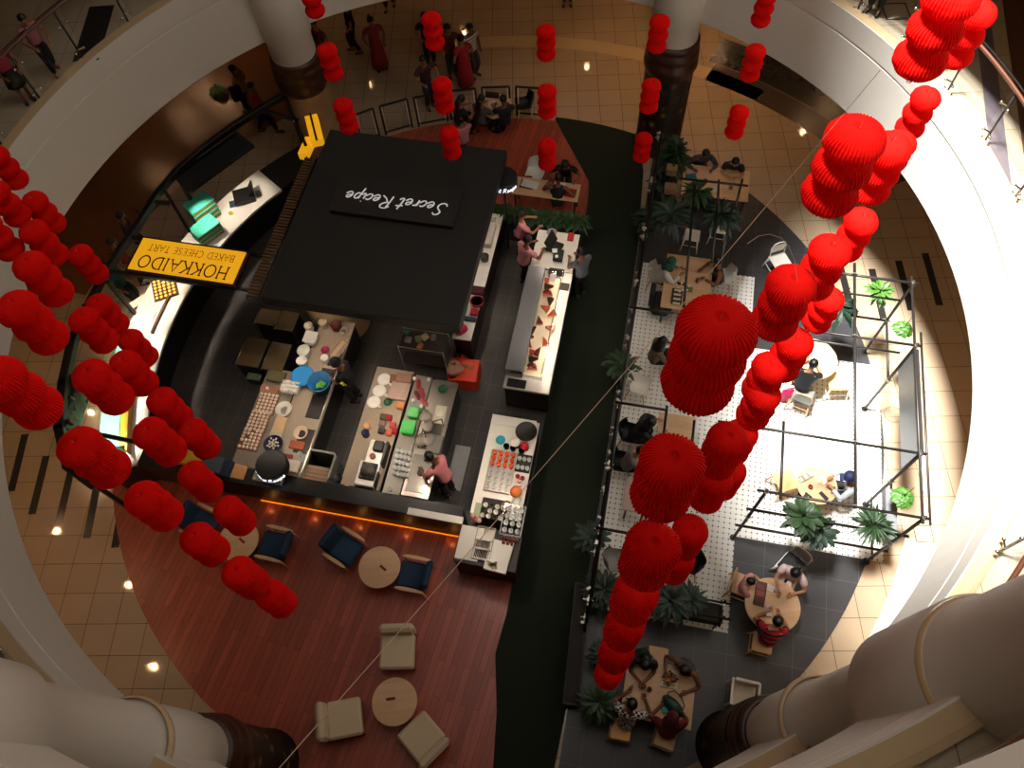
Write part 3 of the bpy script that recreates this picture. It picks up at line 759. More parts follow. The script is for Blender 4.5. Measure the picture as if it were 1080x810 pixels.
# yellow sign
ys = thing('tart_sign', 'yellow sign reading HOKKAIDO BAKED CHEESE TART hung in the ring frame', 'sign', (-9.18, 8.34, 0))
b = MB(); b.box((0, 0, 2.37), (2.48, .92, .1), m_maroon); b.build('frame', ys)
b = MB(); b.box((0, 0, 2.42), (2.36, .82, .04), m_yel, b=.004); fc = b.build('face', ys)
b = MB(); h1 = .27; W1 = width('HOKKAIDO', h1); lettering(b, 'HOKKAIDO', h1, -W1/2, 0, 0, m_maroon, .017)
f = 2.02/W1; h2 = .155; W2 = width('BAKED CHEESE TART', h2); f2 = 1.95/W2
Rt = Matrix.Rotation(pi, 4, 'Z')
M1 = Matrix.Translation((-.02, -.0, 2.443)) @ Rt @ Matrix.Diagonal((f, 1.12, 1, 1)) @ Matrix.Translation((0, .03, 0))
M2 = Matrix.Translation((.02, .0, 2.443)) @ Rt @ Matrix.Diagonal((f2, 1.05, 1, 1)) @ Matrix.Translation((0, -.26, 0))
b.v = [tuple(M1 @ Vector(v)) for v in b.v]
b.build('large_lettering', fc)
x_ = -W2/2
for wd_ in ('BAKED', 'CHEESE', 'TART'):
    b2 = MB(); x_ = lettering(b2, wd_, h2, x_, 0, 0, m_maroon, .0085)+(.12*2+GL[' '][0])*h2; b2.v = [tuple(M2 @ Vector(v)) for v in b2.v]; b2.build('small_lettering', fc)
# angled yellow sign by the far left column
t = thing('sign_box', 'yellow angled sign box above the far end of the tart counter', 'sign', (*at(326, 138, 2.3).xy, 0), radians(-62))
b = MB(); b.box((-.1, .12, 2.18), (.85, .3, .22), m_yel); b.box((.32, -.16, 2.1), (.55, .22, .2), m_yel, rz=-.5); b.build('box', t)
b = MB(); b.box((-.1, .12, 2.3), (.9, .05, .05), m_maroon); b.build('edge', t)
# slatted screen left of the roof
t = thing('slat_screen', 'narrow brown slatted canopy along the left side of the black roof', 'canopy', (-7.42, 9.6, 0))
b = MB()
for i in range(46): b.box((0, -1.95+i*.083, 2.55), (.26, .05, .05), mat('brown slat', '6a4a30', .6, var=.2), b=.006)
b.build('slats', t); b = MB()
for x in (-.12, .12): b.box((x, -.05, 2.5), (.03, 3.9, .04), m_blackm)
b.build('rails', t)
# round lit name drums
def drum(px, py, z, label, txt, rz=0):
    p = at(px, py, z+.15); t = thing('round_sign', label, 'sign', (p.x, p.y, z), rz)
    b = MB(); b.cyl((0, 0, 0), .31, .24, m_black, 36, b=.02); b.build('drum', t)
    b = MB(); W = swidth(txt, .13); r = .318
    script(b, txt, .115, -W*.9/2, 0, 0, m_lit, .0085, place=lambda x, y: (r*sin(x/r), -r*cos(x/r), .06+y))
    b.build('lettering', t)
    b = MB(); b.cyl((0, 0, -z), .03, z, m_blackm, 12); b.build('pole', t)
    return t
drum(287, 491, 1.22, 'black round sign with lit white script at the bar front wall', 'Secret Recipe')
drum(531, 189, 2.3, 'black round sign with lit white script at the roof edge by the far table', 'Secret Recipe', .1)
# ================================================================ KITCHEN ITEMS
ZA, ZB = .905, .905
def lathe_item(name, label, cat, px, py, z, prof, c, group=None, n=24, top=None, m=None, rz=0):
    p = at(px, py, z+(top if top is not None else max(q[1] for q in prof)))
    b = MB(); b.lathe(prof, m or col(c, .45), n=n); return tag(b.build(name, loc=(p.x, p.y, z), rz=rz), label, cat, group)
def bowl(label, px, py, z, r, h, c, name='bowl', group=None):
    return lathe_item(name, label, 'bowl', px, py, z, [(0, 0), (r*.55, 0), (r*.85, h*.5), (r, h), (r*.94, h), (r*.8, h*.5), (r*.5, h*.15), (0, h*.12)], c, group)
def tub(label, px, py, z, r, h, c, lid=None, name='food_tub', cat='tub', group=None, square=False):
    p = at(px, py, z+h); t = thing(name, label, cat, (p.x, p.y, z), 0, group)
    b = MB()
    if square: b.box((0, 0, h*.46), (r*1.9, r*1.9, h*.9), col(c, .45), b=r*.3)
    else: b.cyl((0, 0, 0), r*.9, h*.92, col(c, .45), 24, r*.97)
    b.build('body', t)
    b = MB(); lc = col(lid or c, .4)
    if square: b.box((0, 0, h*.94), (r*2.04, r*2.04, h*.14+.01), lc, b=min(.02, r*.2)); b.box((0, 0, h+.012), (r*1.4, r*1.4, .012), lc)
    else: b.lathe([(r, h*.86), (r*1.03, h*.9), (r*1.02, h*.98), (r*.9, h), (r*.86, h-.008), (0, h-.008)], lc, n=28)
    b.build('lid', t); return t
def plate(label, px, py, z, r, c='ece8e0', group=None):
    return lathe_item('plate', label, 'plate', px, py, z, [(0, .004), (r*.6, .004), (r*.66, 0), (r, .018), (r, .023), (r*.66, .009), (0, .009)], c, group, 28)
def cup(label, px, py, z, r, h, c, name='cup', group=None, m=None, rim=True):
    p = at(px, py, z+h); b = MB(); b.lathe([(0, 0), (r*.8, 0), (r, h), (r*.88, h), (r*.7, .012), (0, .01)], m or col(c, .35), n=18)
    return tag(b.build(name, loc=(p.x, p.y, z)), label, 'cup', group)
# egg trays
tr0 = None
egm = MB(); egm.lathe([(0, 0), (.024, .008), (.035, .028), (.027, .052), (0, .066)], mat('pale egg shell', 'ecd6c2', .5, var=.12, scale=3), n=12)
e0 = None
for k, (px, py, nm) in enumerate(((281, 425, 'far'), (272, 444, 'middle'), (264, 463, 'near'))):
    p = at(px, py, .95); t = thing('egg_tray', f'brown pulp egg tray full of eggs, {nm} one of three on the steel counter', 'tray', (p.x, p.y, .905))
    b = MB(); b.box((0, 0, .012), (.46, .5, .02), mat('brown pulp', '8a6248', .9)); b.build('base', t)
    b = MB()
    for i in range(6):
        for j in range(7): b.cyl((-.19+i*.076, -.215+j*.0717, .02), .03, .012, mat('brown pulp', '8a6248', .9), 8, .012)
    b.build('cups', t)
    for i in range(5):
        for j in range(6):
            if (i*7+j*3+k) % 13 == 5 and k == 2: continue
            l = (p.x-.17+i*.085, p.y-.19+j*.077, .925)
            if e0 is None: e0 = egm.build('egg', loc=l); o = e0
            else: o = e0.copy(); COL.objects.link(o); o.location = l
            tag(o, f'pale brown egg standing in the {nm} pulp tray on the steel counter', 'egg', f'eggs in the {nm} tray')
block('cutting_board', 'brown board at the far end of the egg trays', 'board', 284, 411, .905, (.42, .2, .02), '9a6a50')
cup('tiny white cup standing on the brown board beyond the egg trays', 282, 409, .925, .035, .05, 'e8e0d4')
bowl('white enamel bowl on the beige counter right of the egg trays', 299, 431, .885, .18, .1, 'd8d2c6')
block('food_tray', 'cream tray on the beige counter between white bowl and navy bowl', 'tray', 295, 447, .885, (.26, .34, .03), 'd2ad82')
block('food_tray', 'pale plastic tray nearer the navy bowl', 'tray', 291, 457, .885, (.26, .14, .03), 'c0b4a0')
bowl('navy bowl heaped with white pieces near the black round sign', 288, 468, .885, .2, .12, '141b3a')
wp = MB()
for i in range(15):
    an, r = i*2.4, .022*sqrt(i)*1.5; wp.box((r*cos(an), r*sin(an), .1+.012*(i % 3)), (.05, .035, .03), col('e2d6c8', .5), an, b=.01)
p = at(288, 468, .99); tag(wp.build('food_pieces', loc=(p.x, p.y, .885), kind='stuff'), 'white cut pieces heaped in the navy bowl', 'food')
k = 0
for dx in range(3):
    for dz in range(2):
        for dy in range(2):
            p = at(307, 409, .95); b = MB(); b.tube([(-.09, 0, 0), (.09, 0, 0)], .042, col('e9e3d8', .8), 10)
            b.tube([(.088, 0, 0), (.0925, 0, 0)], .015, col('b8b0a4', .8), 6)
            tag(b.build('towel_roll', loc=(p.x-.1+dy*.2, p.y-.09+dx*.09, .93+dz*.082)), f'white rolled towel, {"upper" if dz else "lower"} layer of the pile beside the blue lid', 'towel', 'rolled white towels by the blue lid')
lathe_item('tub_lid', 'round bright blue lid leaning beside the blue bucket', 'lid', 319, 396, 1.0, [(0, .02), (.2, .02), (.235, .03), (.245, 0), (.25, 0), (.245, .045), (.2, .04), (0, .035)], '1788cf')
b = MB(); p = at(336, 402, 1.25); t = thing('bucket', 'blue open bucket holding something green in the kitchen', 'bucket', (p.x, p.y, .885))
b.lathe([(0, 0), (.17, 0), (.235, .34), (.25, .34), (.25, .36), (.22, .36), (.155, .02), (0, .02)], col('1f6fa8', .4), n=28); b.build('body', t)
b = MB()
for i in range(9): b.ball((.09*cos(i*2.4)*(i/9)**.5, .09*sin(i*2.4)*(i/9)**.5, .2+.01*(i % 3)), (.045, .04, .03), col('5d9a3e', .6), 8, 5)
b.build('greens', t)
tub('small round white tub nearest the blue lid', 318, 380, .885, .12, .14, 'e6e1d8')
tub('round white tub behind the small one by the blue lid', 320, 369, .885, .14, .16, 'e8e4dc')
tub('square white tub with ridged lid beyond the round white ones', 327, 355, .885, .145, .2, 'd9d5cd', square=True)
tub('round cream tub beyond the square white tub', 325, 343, .885, .1, .16, 'cfc4b2')
tub('round beige tub farthest back under the roof edge', 340, 339, .885, .1, .2, 'c7b59a')
tub('round white lid tub next to the pink bowl', 342, 377, .885, .085, .14, 'eeeae2')
bowl('pink bowl behind the white tub at the roof edge', 343, 369, .885, .1, .06, 'b0245a')
block('cloth_roll', 'long cream wrapped roll on the counter below the beige rounded end', 'roll', 357, 367, .885, (.2, .5, .12), 'b49a7e', -.35, b=.05)
tub('reddish brown pot beside the beige rounded end', 354, 342, .885, .12, .16, '6a2a20', '5a2018', 'cooking_pot', 'pot')
b = MB(); p = at(362, 347, 1.0); b.tube([(.07*cos(a*.4), .07*sin(a*.4), 0) for a in range(14)], .03, col('b9b4a8'), 8); tag(b.build('tape_ring', loc=(p.x, p.y, .93)), 'pale ring of tape next to the reddish pot', 'tape')
bowl('round cream bowl with food on the beige counter, right of the cream tray', 317, 456, .885, .15, .09, 'd8bfa2')
block('food_tray', 'orange plastic tray near the front of the beige counter', 'tray', 313, 469, .885, (.32, .18, .06), 'a8502a')
block('food_tray', 'dark red tray with white bags left of the orange one', 'tray', 303, 482, .885, (.2, .14, .04), '7c2630')
block('napkin_pack', 'small green pack beside the black round sign', 'pack', 296, 489, .885, (.22, .16, .05), '2f7a3e')
block('napkin_pack', 'small turquoise pack between the round sign and the green pack', 'pack', 289, 488, .885, (.14, .16, .05), '3f9a8a')
block('paper_stack', 'white paper stack at the front end of the beige counter', 'paper', 308, 491, .885, (.3, .26, .06), 'cfc4ae')
for i, (px, py) in enumerate(((316, 478), (320, 481), (318, 485))): cup(f'clear plastic cup by the orange tray, {["far","middle","near"][i]} one of three', px, py, .885, .05, .1, '', 'tumbler', 'clear cups by the orange tray', m_cupglass)
for i, (px, py, sx, sy) in enumerate(((266, 371, .5, .72), (292, 376, .46, .7), (283, 334, .5, .4), (303, 338, .4, .5))):
    p = at(px, py, .92); t = thing('steel_cabinet', f'stainless topped low cabinet left of the white tubs, {["near left","near right","far left","far right"][i]} of four', 'cabinet', (p.x, p.y, .016)); b = MB(); b.box((0, 0, .43), (sx, sy, .86), m_blackm); b.build('body', t)
    b = MB(); b.box((0, 0, .885), (sx, sy, .03), mat('warm brushed steel', 'a8906e', .22, metal=.9, var=.15, scale=4)); b.build('top', t); b = MB(); b.tube([(-sx/2-.03, -sy/2, .86), (-sx/2-.03, sy/2, .86)], .012, m_chrome, 8); b.build('handle', t)
block('packet', 'green packets left of the brown board beyond the egg trays', 'packet', 267, 397, .93, (.3, .16, .06), '3a4a34', 0)
block('packet', 'olive and red packets behind the brown board', 'packet', 291, 396, .93, (.4, .24, .07), '5a5230', 0)
# front wall ledge items
block('carton', 'yellow carton on the dark front wall, left one', 'carton', 192, 481, 1.09, (.24, .3, .14), 'd8a62a', .0)
block('carton', 'wider yellow carton on the dark front wall, right one', 'carton', 203, 483, 1.09, (.34, .3, .12), 'e0b030', .0)
block('carton', 'slate grey box beside the yellow cartons', 'carton', 223, 489, 1.09, (.42, .34, .16), '48545e', .0)
block('carton', 'navy box between the slate grey box and the white carton', 'carton', 236, 493, 1.09, (.3, .34, .1), '14223c', .0)
block('carton', 'white and orange carton below the egg trays', 'carton', 250, 497, 1.0, (.36, .3, .1), 'c08a58', .0)
block('carton', 'beige box under the black round sign', 'carton', 284, 500, .905, (.62, .36, .22), 'a2937c', .0)
t = thing('storage_crate', 'grey crate with rounded rim holding wooden slats by the front wall', 'crate', (*at(334, 493, .95).xy, 0), 0)
b = MB(); b.tube([(x*.29, y*.36, .93) for x, y in ((-1, -.85), (-.85, -1), (.85, -1), (1, -.85), (1, .85), (.85, 1), (-.85, 1), (-1, .85))], .028, col('8c8c84'), 8, closed=True); b.build('rim', t)
b = MB()
for x, y, sx, sy in ((-.28, 0, .02, .7), (.28, 0, .02, .7), (0, -.35, .56, .02), (0, .35, .56, .02), (0, 0, .56, .7)): b.box((x, y, .46 if sx*sy < .1 else .02), (sx, sy, .92 if sx*sy < .1 else .04), col('6f716c'))
b.build('body', t)
b = MB()
for i in range(5): b.box((-.02, -.3+i*.085, .8), (.5, .075, .03), col('9a7d62'), b=.004)
b.build('slats', t)
tub('round wooden lidded tub at the front wall beside the crate', 364.5, 517, .93, .11, .12, '9a7848', 'd0a464')
for i, (px, py, c) in enumerate(((349, 508, '22242e'), (356, 503, '1b1d26'), (353, 514, '2a2226'))): tub(f'dark lidded jar between crate and wooden tub, {["left","far","near"][i]} one', px, py, .8, .09, .16, c, group='dark jars by the crate')
# island
for i, (px, py) in enumerate(((405, 400), (400, 412), (394, 424))):
    plate(f'white plate on the island edge, {["farthest","middle","nearest"][i]} of three', px, py, .905, .148, group='white plates in a row')
    cup(f'small white cup right of the {["farthest","middle","nearest"][i]} white plate', px+7, py+5, .905, .035, .05, 'f0ece4', group='small white cups beside the plates')
tub('square translucent pink tub on the island', 421, 412, .905, .2, .12, 'b08f84', 'b89a8e', square=True)
block('carton', 'open brown carton at the far end of the island', 'carton', 426, 398, .905, (.34, .24, .14), '9c7660', .1)
block('carton', 'low tan box left of the open brown carton', 'carton', 416, 399, .905, (.2, .2, .08), '8a6448', .1)
bowl('small green bowl right of the nearest white plate', 409, 424, .905, .09, .06, '1f5a38')
tub('orange tub next to the green bowl', 422, 427, .905, .08, .1, 'd88a4a', square=True)
t = None
for i, (dx, dy, c, lb) in enumerate(((0, 0, 'a8242e', 'red upper'), (-7, 6, '7a6a62', 'greyish left'), (4, 8, 'b8302e', 'red right'), (-8, 14, '2a201e', 'black lower'), (0, 16, 'c8583a', 'orange lower'), (-6, -1, '4a5236', 'olive left'), (6, 14, 'a0202a', 'deep red lower'))):
    tub(f'{lb} spice pouch in the red heap on the island', 410+dx, 440+dy, .905, .065, .09, c, name='spice_pouch', cat='pouch', group='spice pouches on the island', square=True)
cup('cream round canister beside the navy one on the island', 387.5, 448, .905, .085, .12, 'd2a87a', 'canister')
tub('navy canister below the cream one on the island', 385, 456, .905, .08, .14, '1a1a4a')
m1 = thing('blender', 'white machine with big black dome at the front of the island', 'machine', (*at(387, 499, 1.15).xy, .905))
b = MB(); b.box((0, 0, .12), (.42, .52, .24), m_wt, b=.02); b.build('body', m1)
b = MB(); b.box((.02, .04, .26), (.32, .36, .05), m_black, b=.02); b.lathe([(.15, .28), (.145, .33), (.1, .39), (0, .41)], col('4b4644', .25), (.02, .04, 0), 28); b.build('dome', m1)
b = MB(); b.box((.2, -.08, .14), (.04, .32, .2), m_blackm); b.build('side_grille', m1)
m1 = thing('coffee_machine', 'white topped machine with black box behind the domed machine', 'machine', (*at(396, 476, 1.15).xy, .905))
b = MB(); b.box((0, 0, .12), (.34, .5, .24), m_wt, b=.02); b.build('body', m1)
b = MB(); b.box((.05, .1, .29), (.2, .22, .1), m_black, b=.02); b.build('hopper', m1)
b = MB(); b.box((.19, 0, .14), (.05, .5, .26), m_blackm); b.cyl((-.02, -.12, .24), .06, .06, col('7a4a40'), 16); b.build('front_panel', m1)
for i, (px, py) in enumerate(((436, 434), (430, 450))):
    tub(f'bright green square box with lid, {["far smaller","near larger"][i]} one on the worktop strip', px, py, .905, .12+.025*i, .2, '2f8a3c', '3fae4a', square=True)
for i, (px, py) in enumerate(((441, 404), (445, 413), (440, 416), (447, 423))): block('sauce_bottle', f'red bottle lying at the far end of the worktop strip, {["first","second","third","fourth"][i]} from the roof', 'bottle', px, py, .905, (.09, .26, .09), ['a0333a', 'b04048', '7c2a34', 'c05a5a'][i], .3+.2*i, 'bottles on the worktop strip', b=.04)
for i, (px, py) in enumerate(((437, 399), (452, 400), (436, 422), (444, 428))): cup(f'small white cup among the red bottles, {["first","second","third","fourth"][i]} from the roof', px, py, .905, .04, .07, 'e4dfd8', group='small cups by the red bottles')
n = 0
for i in range(4):
    for j in range(5):
        px, py = 415+i*4.2+j*1.2*.9, 498-j*6.0+i*1.0
        cup(f'clear tumbler on the speckled strip beside the white machines, row {["one","two","three","four"][i]} from the left', px, py, .905, .04, .12, '', 'tumbler', 'tumblers on the speckled strip', m_cupglass)
for i, (px, py) in enumerate(((408, 520), (413, 524), (411, 515), (417, 527), (405, 526), (420, 531), (427, 531), (433, 534), (438, 531), (443, 536))):
    cup(f'small glass in the jumble at the front end of the sink, {["first","second","third","fourth","fifth","sixth","seventh","eighth","ninth","tenth"][i]} from the left', px, py, .905, .04, .08, '', 'tumbler', 'small glasses at the sink front', m_cupglass)
b = MB(); p = at(448, 446, 1.0)
def bagmesh(c, r): 
    b = MB(); b.lathe([(0, 0), (r, .02), (r*1.1, .1), (r*.7, .17), (r*.2, .22), (r*.3, .27)], c, n=14, mod=lambda t, z: 1+.15*sin(3*t+z*20)+.08*sin(7*t)); return b
for i, (px, py) in enumerate(((448, 437), (450, 447), (444, 463), (451, 462))):
    p = at(px, py, 1.05); tag(bagmesh(glass('clear plastic bag', 'c8beb2', .35, .2), .12).build('plastic_bag', loc=(p.x, p.y, .905), rz=i), f'clear plastic bag on the sink unit, {["first","second","third","fourth"][i]} from the roof', 'bag', 'clear bags on the sink unit')
block('cutting_board', 'white board with a round dish on the sink unit', 'board', 464, 437, .905, (.24, .42, .03), 'cfc5b4')
lathe_item('dish', 'small round white dish on the white board', 'dish', 464, 436, .936, [(0, 0), (.08, 0), (.09, .03), (.08, .035), (0, .02)], 'd8d0c2')
bowl('small green bowl at the far end of the sink unit', 467, 410, .905, .1, .06, '1e5c3a')
block('steel_tray', 'bright steel edge tray at the far end of the sink unit', 'tray', 470, 404, .905, (.48, .12, .03), '', m=m_steel)
block('food_tray', 'grey plastic box sunk in the sink unit beyond the basin', 'tray', 458, 468, .905, (.3, .4, .08), '6d6a66')
block('floor_mat', 'grey rubber mat on the kitchen floor right of the person at the sink', 'mat', 483, 493, .016, (.34, 1.02, .02), '8f9192')
# shelf trolley and red crate under the roof edge
t = thing('trolley', 'dark shelf trolley full of packets at the roof edge', 'trolley', (*at(447, 362, 1.0).xy, 0))
b = MB(); b.box((0, 0, 1.0), (1.02, .5, .03), m_bar); b.box((0, 0, .5), (1.02, .5, .03), m_bar); b.build('shelves', t)
for sx in (-.5, .5):
    for sy in (-.24, .24): b = MB(); b.tube([(sx, sy, 0), (sx, sy, 1.15)], .014, m_steel, 8); b.build('leg', t)
b = MB(); b.tube([(-.5, -.24, 1.12), (.5, -.24, 1.12)], .012, m_steel, 6); b.tube([(-.5, .24, 1.12), (.5, .24, 1.12)], .012, m_steel, 6); b.build('rail', t)
for i, (px, py, c, lb) in enumerate(((430, 357, '7a6a68', 'grey'), (441, 356, '5c6a4a', 'olive'), (448, 354, 'a89070', 'beige'), (443, 364, '8a4a2c', 'orange brown'), (457, 355, '5a4a48', 'dark'), (431, 338, '8a8078', 'grey white'), (457, 341, '8a7f80', 'mauve'), (428, 348, '2f5a4c', 'teal'))):
    block('packet', f'{lb} packet on the dark trolley at the roof edge', 'packet', px, py, 1.016, (.14, .12, .1), c, i*.4)
t = thing('crate', 'orange red plastic crate with a pale bag on the kitchen floor', 'crate', (*at(489, 388, .5).xy, .016), radians(3))
m_or = col('e23a14', .45)
b = MB()
for x, y, sx, sy in ((-.31, 0, .03, .56), (.31, 0, .03, .56), (0, -.27, .62, .03), (0, .27, .62, .03)): b.box((x, y, .2), (sx, sy, .4), m_or)
b.box((0, 0, .02), (.62, .56, .04), m_or); b.build('body', t)
b = MB(); b.box((.08, -.02, .41), (.46, .54, .03), m_or, b=.01); b.build('lid', t)
b = MB(); b.box((.16, .06, .43), (.1, .1, .02), col('a8632e')); b.box((.03, .08, .43), (.09, .1, .02), col('a8632e')); b.build('label_cards', t)
p = at(479, 384, .7); tag(bagmesh(glass('pale plastic bag', 'c99a86', .15, .5), .17).build('plastic_bag', loc=(p.x, p.y, .45)), 'pale plastic bag lying on the left of the orange red crate', 'bag')
p = at(484, 369, .6); tag(bagmesh(glass('red plastic bag', 'b03a2c', .1, .5), .15).build('plastic_bag', loc=(p.x, p.y, .1)), 'reddish plastic bag behind the orange red crate', 'bag')
# back counter
block('steamer_box', 'long white box on the far part of the back counter', 'box', 515, 246, .955, (.24, .62, .16), 'd8cfc6')
tub('dark green potted herb pot on the back counter', 511, 270, .955, .1, .14, '3c4030', '2c3420', 'herb_pot', 'pot')
cup('clear glass jar behind the green pot on the back counter', 507, 262, .955, .06, .14, '', 'jar', None, m_cupglass)
block('carton', 'maroon box across the back counter', 'carton', 502, 305, .955, (.36, .2, .1), '4a1420')
tub('round dark red tin on the back counter', 503, 317, .955, .15, .1, '96202e', 'a8283a')
block('carton', 'small red box with white top on the back counter', 'carton', 500, 328, .955, (.16, .16, .1), 'b0202c')
block('carton', 'navy flat box on the near part of the back counter', 'carton', 496, 336, .955, (.26, .12, .05), '22304c')
p = at(487, 345, 1.1); tag(bagmesh(col('c02a4a', .5), .15).build('plastic_bag', loc=(p.x-.05, p.y, .955)), 'bright pink bag at the near end of the back counter', 'bag')
b = MB(); p = at(516, 231, .97); b.box((0, 0, .015), (.3, .14, .03), m_cupglass); tag(b.build('glass_dish', loc=(p.x, p.y, .955)), 'flat glass dish at the far end of the back counter', 'dish')
# till counter
t = thing('till', 'black till screen on the white counter in front of the staff in pink', 'till', (*at(585, 258, 1.15).xy, 1.02), radians(75))
b = MB(); b.box((0, 0, .04), (.3, .34, .08), m_blackm); b.build('base', t); b = MB(); b.box((.02, 0, .22), (.42, .03, .3), m_black, M=Matrix.Rotation(-.5, 4, 'X')); b.build('screen', t)
block('receipt_printer', 'black receipt printer below the till screen', 'printer', 589, 268, 1.02, (.22, .3, .1), '1c1b1b')
block('receipt_pad', 'white paper pad on the black printer', 'pad', 585, 264, 1.12, (.12, .12, .02), 'ece8e2', .2)
block('receipt_pad', 'smaller white pad nearer the cake case', 'pad', 587, 270, 1.12, (.07, .08, .02), 'f2eee8', .2)
block('menu_card', 'red card on the far corner of the white till counter', 'card', 602, 249, 1.02, (.14, .22, .06), 'b01c16')
block('menu_stand', 'dark picture stand between till and cake case', 'stand', 587, 285, 1.02, (.34, .12, .14), '3c2c26')
block('menu_stand', 'white sheet stand at the end of the cake case', 'stand', 583, 293, 1.3, (.14, .22, .02), 'e4ded6')
bowl('mauve grey bowl at the far edge of the till counter', 582, 245, 1.02, .12, .1, '9a8f9a')
block('drip_mat', 'dark brown mat at the joint of the till counter and the cake case', 'mat', 595, 302, .99, (.22, .2, .02), '2a1c16')
# bar counter items
lathe_item('serving_tray', 'round black tray at the far corner of the glass filled bar', 'tray', 555, 455, 1.08, [(0, 0), (.2, 0), (.22, .03), (.21, .03), (.195, .01), (0, .01)], '1c1614', None, 32)
bowl('turquoise bowl under the white shelf of the bar', 528, 464, .955, .1, .08, '2aa6b4')
lathe_item('coffee_pot', 'white pot below the round black tray', 'pot', 543, 464, .955, [(0, 0), (.1, 0), (.11, .1), (.08, .17), (0, .19)], 'e2dcd4')
lathe_item('coffee_pot', 'red kettle beside the white pot', 'kettle', 553, 468, .955, [(0, 0), (.09, 0), (.08, .12), (.04, .19), (0, .2)], 'c21c2c')
for i, (px, py) in enumerate(((534, 470), (541, 472), (550, 475), (546, 469))): tub(f'black mug in the row behind the glass rack, {["first","second","third","fourth"][i]} one', px, py, .955, .06, .1, '171515', name='mug', cat='mug', group='black mugs on the bar')
t = thing('glass_rack', 'steel rack of glasses on the bar counter', 'rack', (*at(528, 497, 1.0).xy, .955))
b = MB()
for sx in (-.26, .26): b.box((sx, 0, .03), (.012, .86, .06), m_steel, b=.002)
for sy in (-.43, .43): b.box((0, sy, .03), (.52, .012, .06), m_steel, b=.002)
b.box((0, 0, .006), (.52, .86, .01), m_steel, b=.002); b.build('frame', t)
og = mat('orange juice glass', 'e85a24', .25, var=.1)
for i in range(4):
    for j in range(7):
        p = at(528, 497, 1.0); x, y = p.x-.19+i*.125, p.y+.36-j*.12; o_ = j < 3
        b = MB(); b.lathe([(0, 0), (.035, 0), (.048, .1), (.04, .1), (.03, .06 if not o_ else .085), (0, .06 if not o_ else .085)], og if o_ else m_cupglass, n=14)
        tag(b.build('tumbler' if not o_ else 'juice_glass', loc=(x, y, .97)), ('orange filled glass in the steel rack on the bar' if o_ else 'upturned clear glass in the steel rack on the bar'), 'glass', 'orange glasses in the steel rack' if o_ else 'clear glasses in the steel rack')
for i, (px, py, c, lb) in enumerate(((553, 484, '2b2725', 'black tray of clear glasses, far one right of the rack'), (551, 493, '2b2725', 'black tray of clear glasses, near one right of the rack'))):
    block('glass_tray', lb, 'tray', px, py, .955, (.3, .2, .03), c)
    for k in range(3): cup(f'clear glass on the {["far","near"][i]} black tray right of the rack', px-5+k*5, py-1+k*.8, .985, .045, .08, '', 'tumbler', f'glasses on the {["far","near"][i]} black tray', m_cupglass)
for i, (px, py) in enumerate(((546, 502), (551, 504), (548, 507))): cup(f'small red cup right of the rack, {["left","right","near"][i]} one', px, py, .955, .045, .07, 'b01c26', group='red cups on the bar')
lathe_item('pumpkin_jar', 'round orange jar on the bar right of the glass rack', 'jar', 544, 517, .955, [(0, 0), (.08, 0), (.12, .06), (.1, .13), (.03, .15), (0, .14)], 'e8741c')
cup('white cup above the orange jar on the bar', 547, 509, .955, .07, .09, 'e4dcd2')
bowl('white saucer bowl below the orange jar on the bar', 545, 527, .955, .1, .07, 'd4d8cc')
bowl('brown wooden bowl at the near end of the bar', 534, 533, .955, .1, .07, '8a6a40')
block('serving_tray', 'black tray of striped cups below the glass rack', 'tray', 521, 537, .955, (.52, .42, .02), '1a1817')
for i in range(4):
    for j in range(3): cup('black and white striped cup on the black tray below the rack', 512+i*6.2+j*-1.6, 532+j*5.5+i*1.1, .976, .045, .08, ['e6e0d8', '2a2624', 'c9c4bc'][(i+j) % 3], 'cup', 'striped cups on the black tray')
t = thing('glass_basket', 'wire basket of clear glasses at the near right corner of the bar', 'basket', (*at(541, 549, 1.05).xy, .955))
b = MB()
for z in (.02, .07, .13):
    b.tube([(-.2, -.3, z), (.2, -.3, z), (.2, .3, z), (-.2, .3, z)], .007, m_chrome, 6, closed=True)
for k in range(5): b.tube([(-.2+.1*k, -.3, .02), (-.2+.1*k, .3, .02)], .005, m_chrome, 5)
b.build('wire_frame', t)
for i in range(3):
    for j in range(4):
        p = at(541, 549, 1.05); b = MB(); b.lathe([(0, 0), (.045, .01), (.05, .1), (.043, .1), (0, .02)], m_cupglass, n=14)
        tag(b.build('tumbler', loc=(p.x-.125+i*.125, p.y-.21+j*.14, .985)), 'clear tumbler standing in the wire basket at the bar corner', 'glass', 'tumblers in the wire basket')
for i, (px, py) in enumerate(((498, 543), (502, 546), (505, 548), (500, 548))): lathe_item('sugar_jar', f'small pinkish jar on the white capping, {["left","middle","right","near"][i]} one of four', 'jar', px, py, 1.105 if px < 501 else 1.105, [(0, 0), (.04, 0), (.05, .05), (.035, .09), (0, .1)], ['c9958a', 'b87a6c', 'd2aaa0', '8a4a40'][i], 'pinkish jars on the capping', 14)
block('cloth', 'light green cloth at the near left corner of the bar', 'cloth', 505, 538, .955, (.18, .3, .02), '9aa888')
t = thing('cutlery_tray', 'steel cutlery tray on the dark service stand', 'tray', (*at(510, 573, 1.08).xy, 1.0))
b = MB(); b.box((0, 0, .01), (.34, .62, .02), m_steel)
for x, y, sx, sy in ((-.17, 0, .012, .62), (.17, 0, .012, .62), (0, -.31, .34, .012), (0, .31, .34, .012), (0, .05, .34, .012), (0, -.12, .34, .012)): b.box((x, y, .06), (sx, sy, .1), m_steel, b=.002)
b.build('body', t)
b = MB()
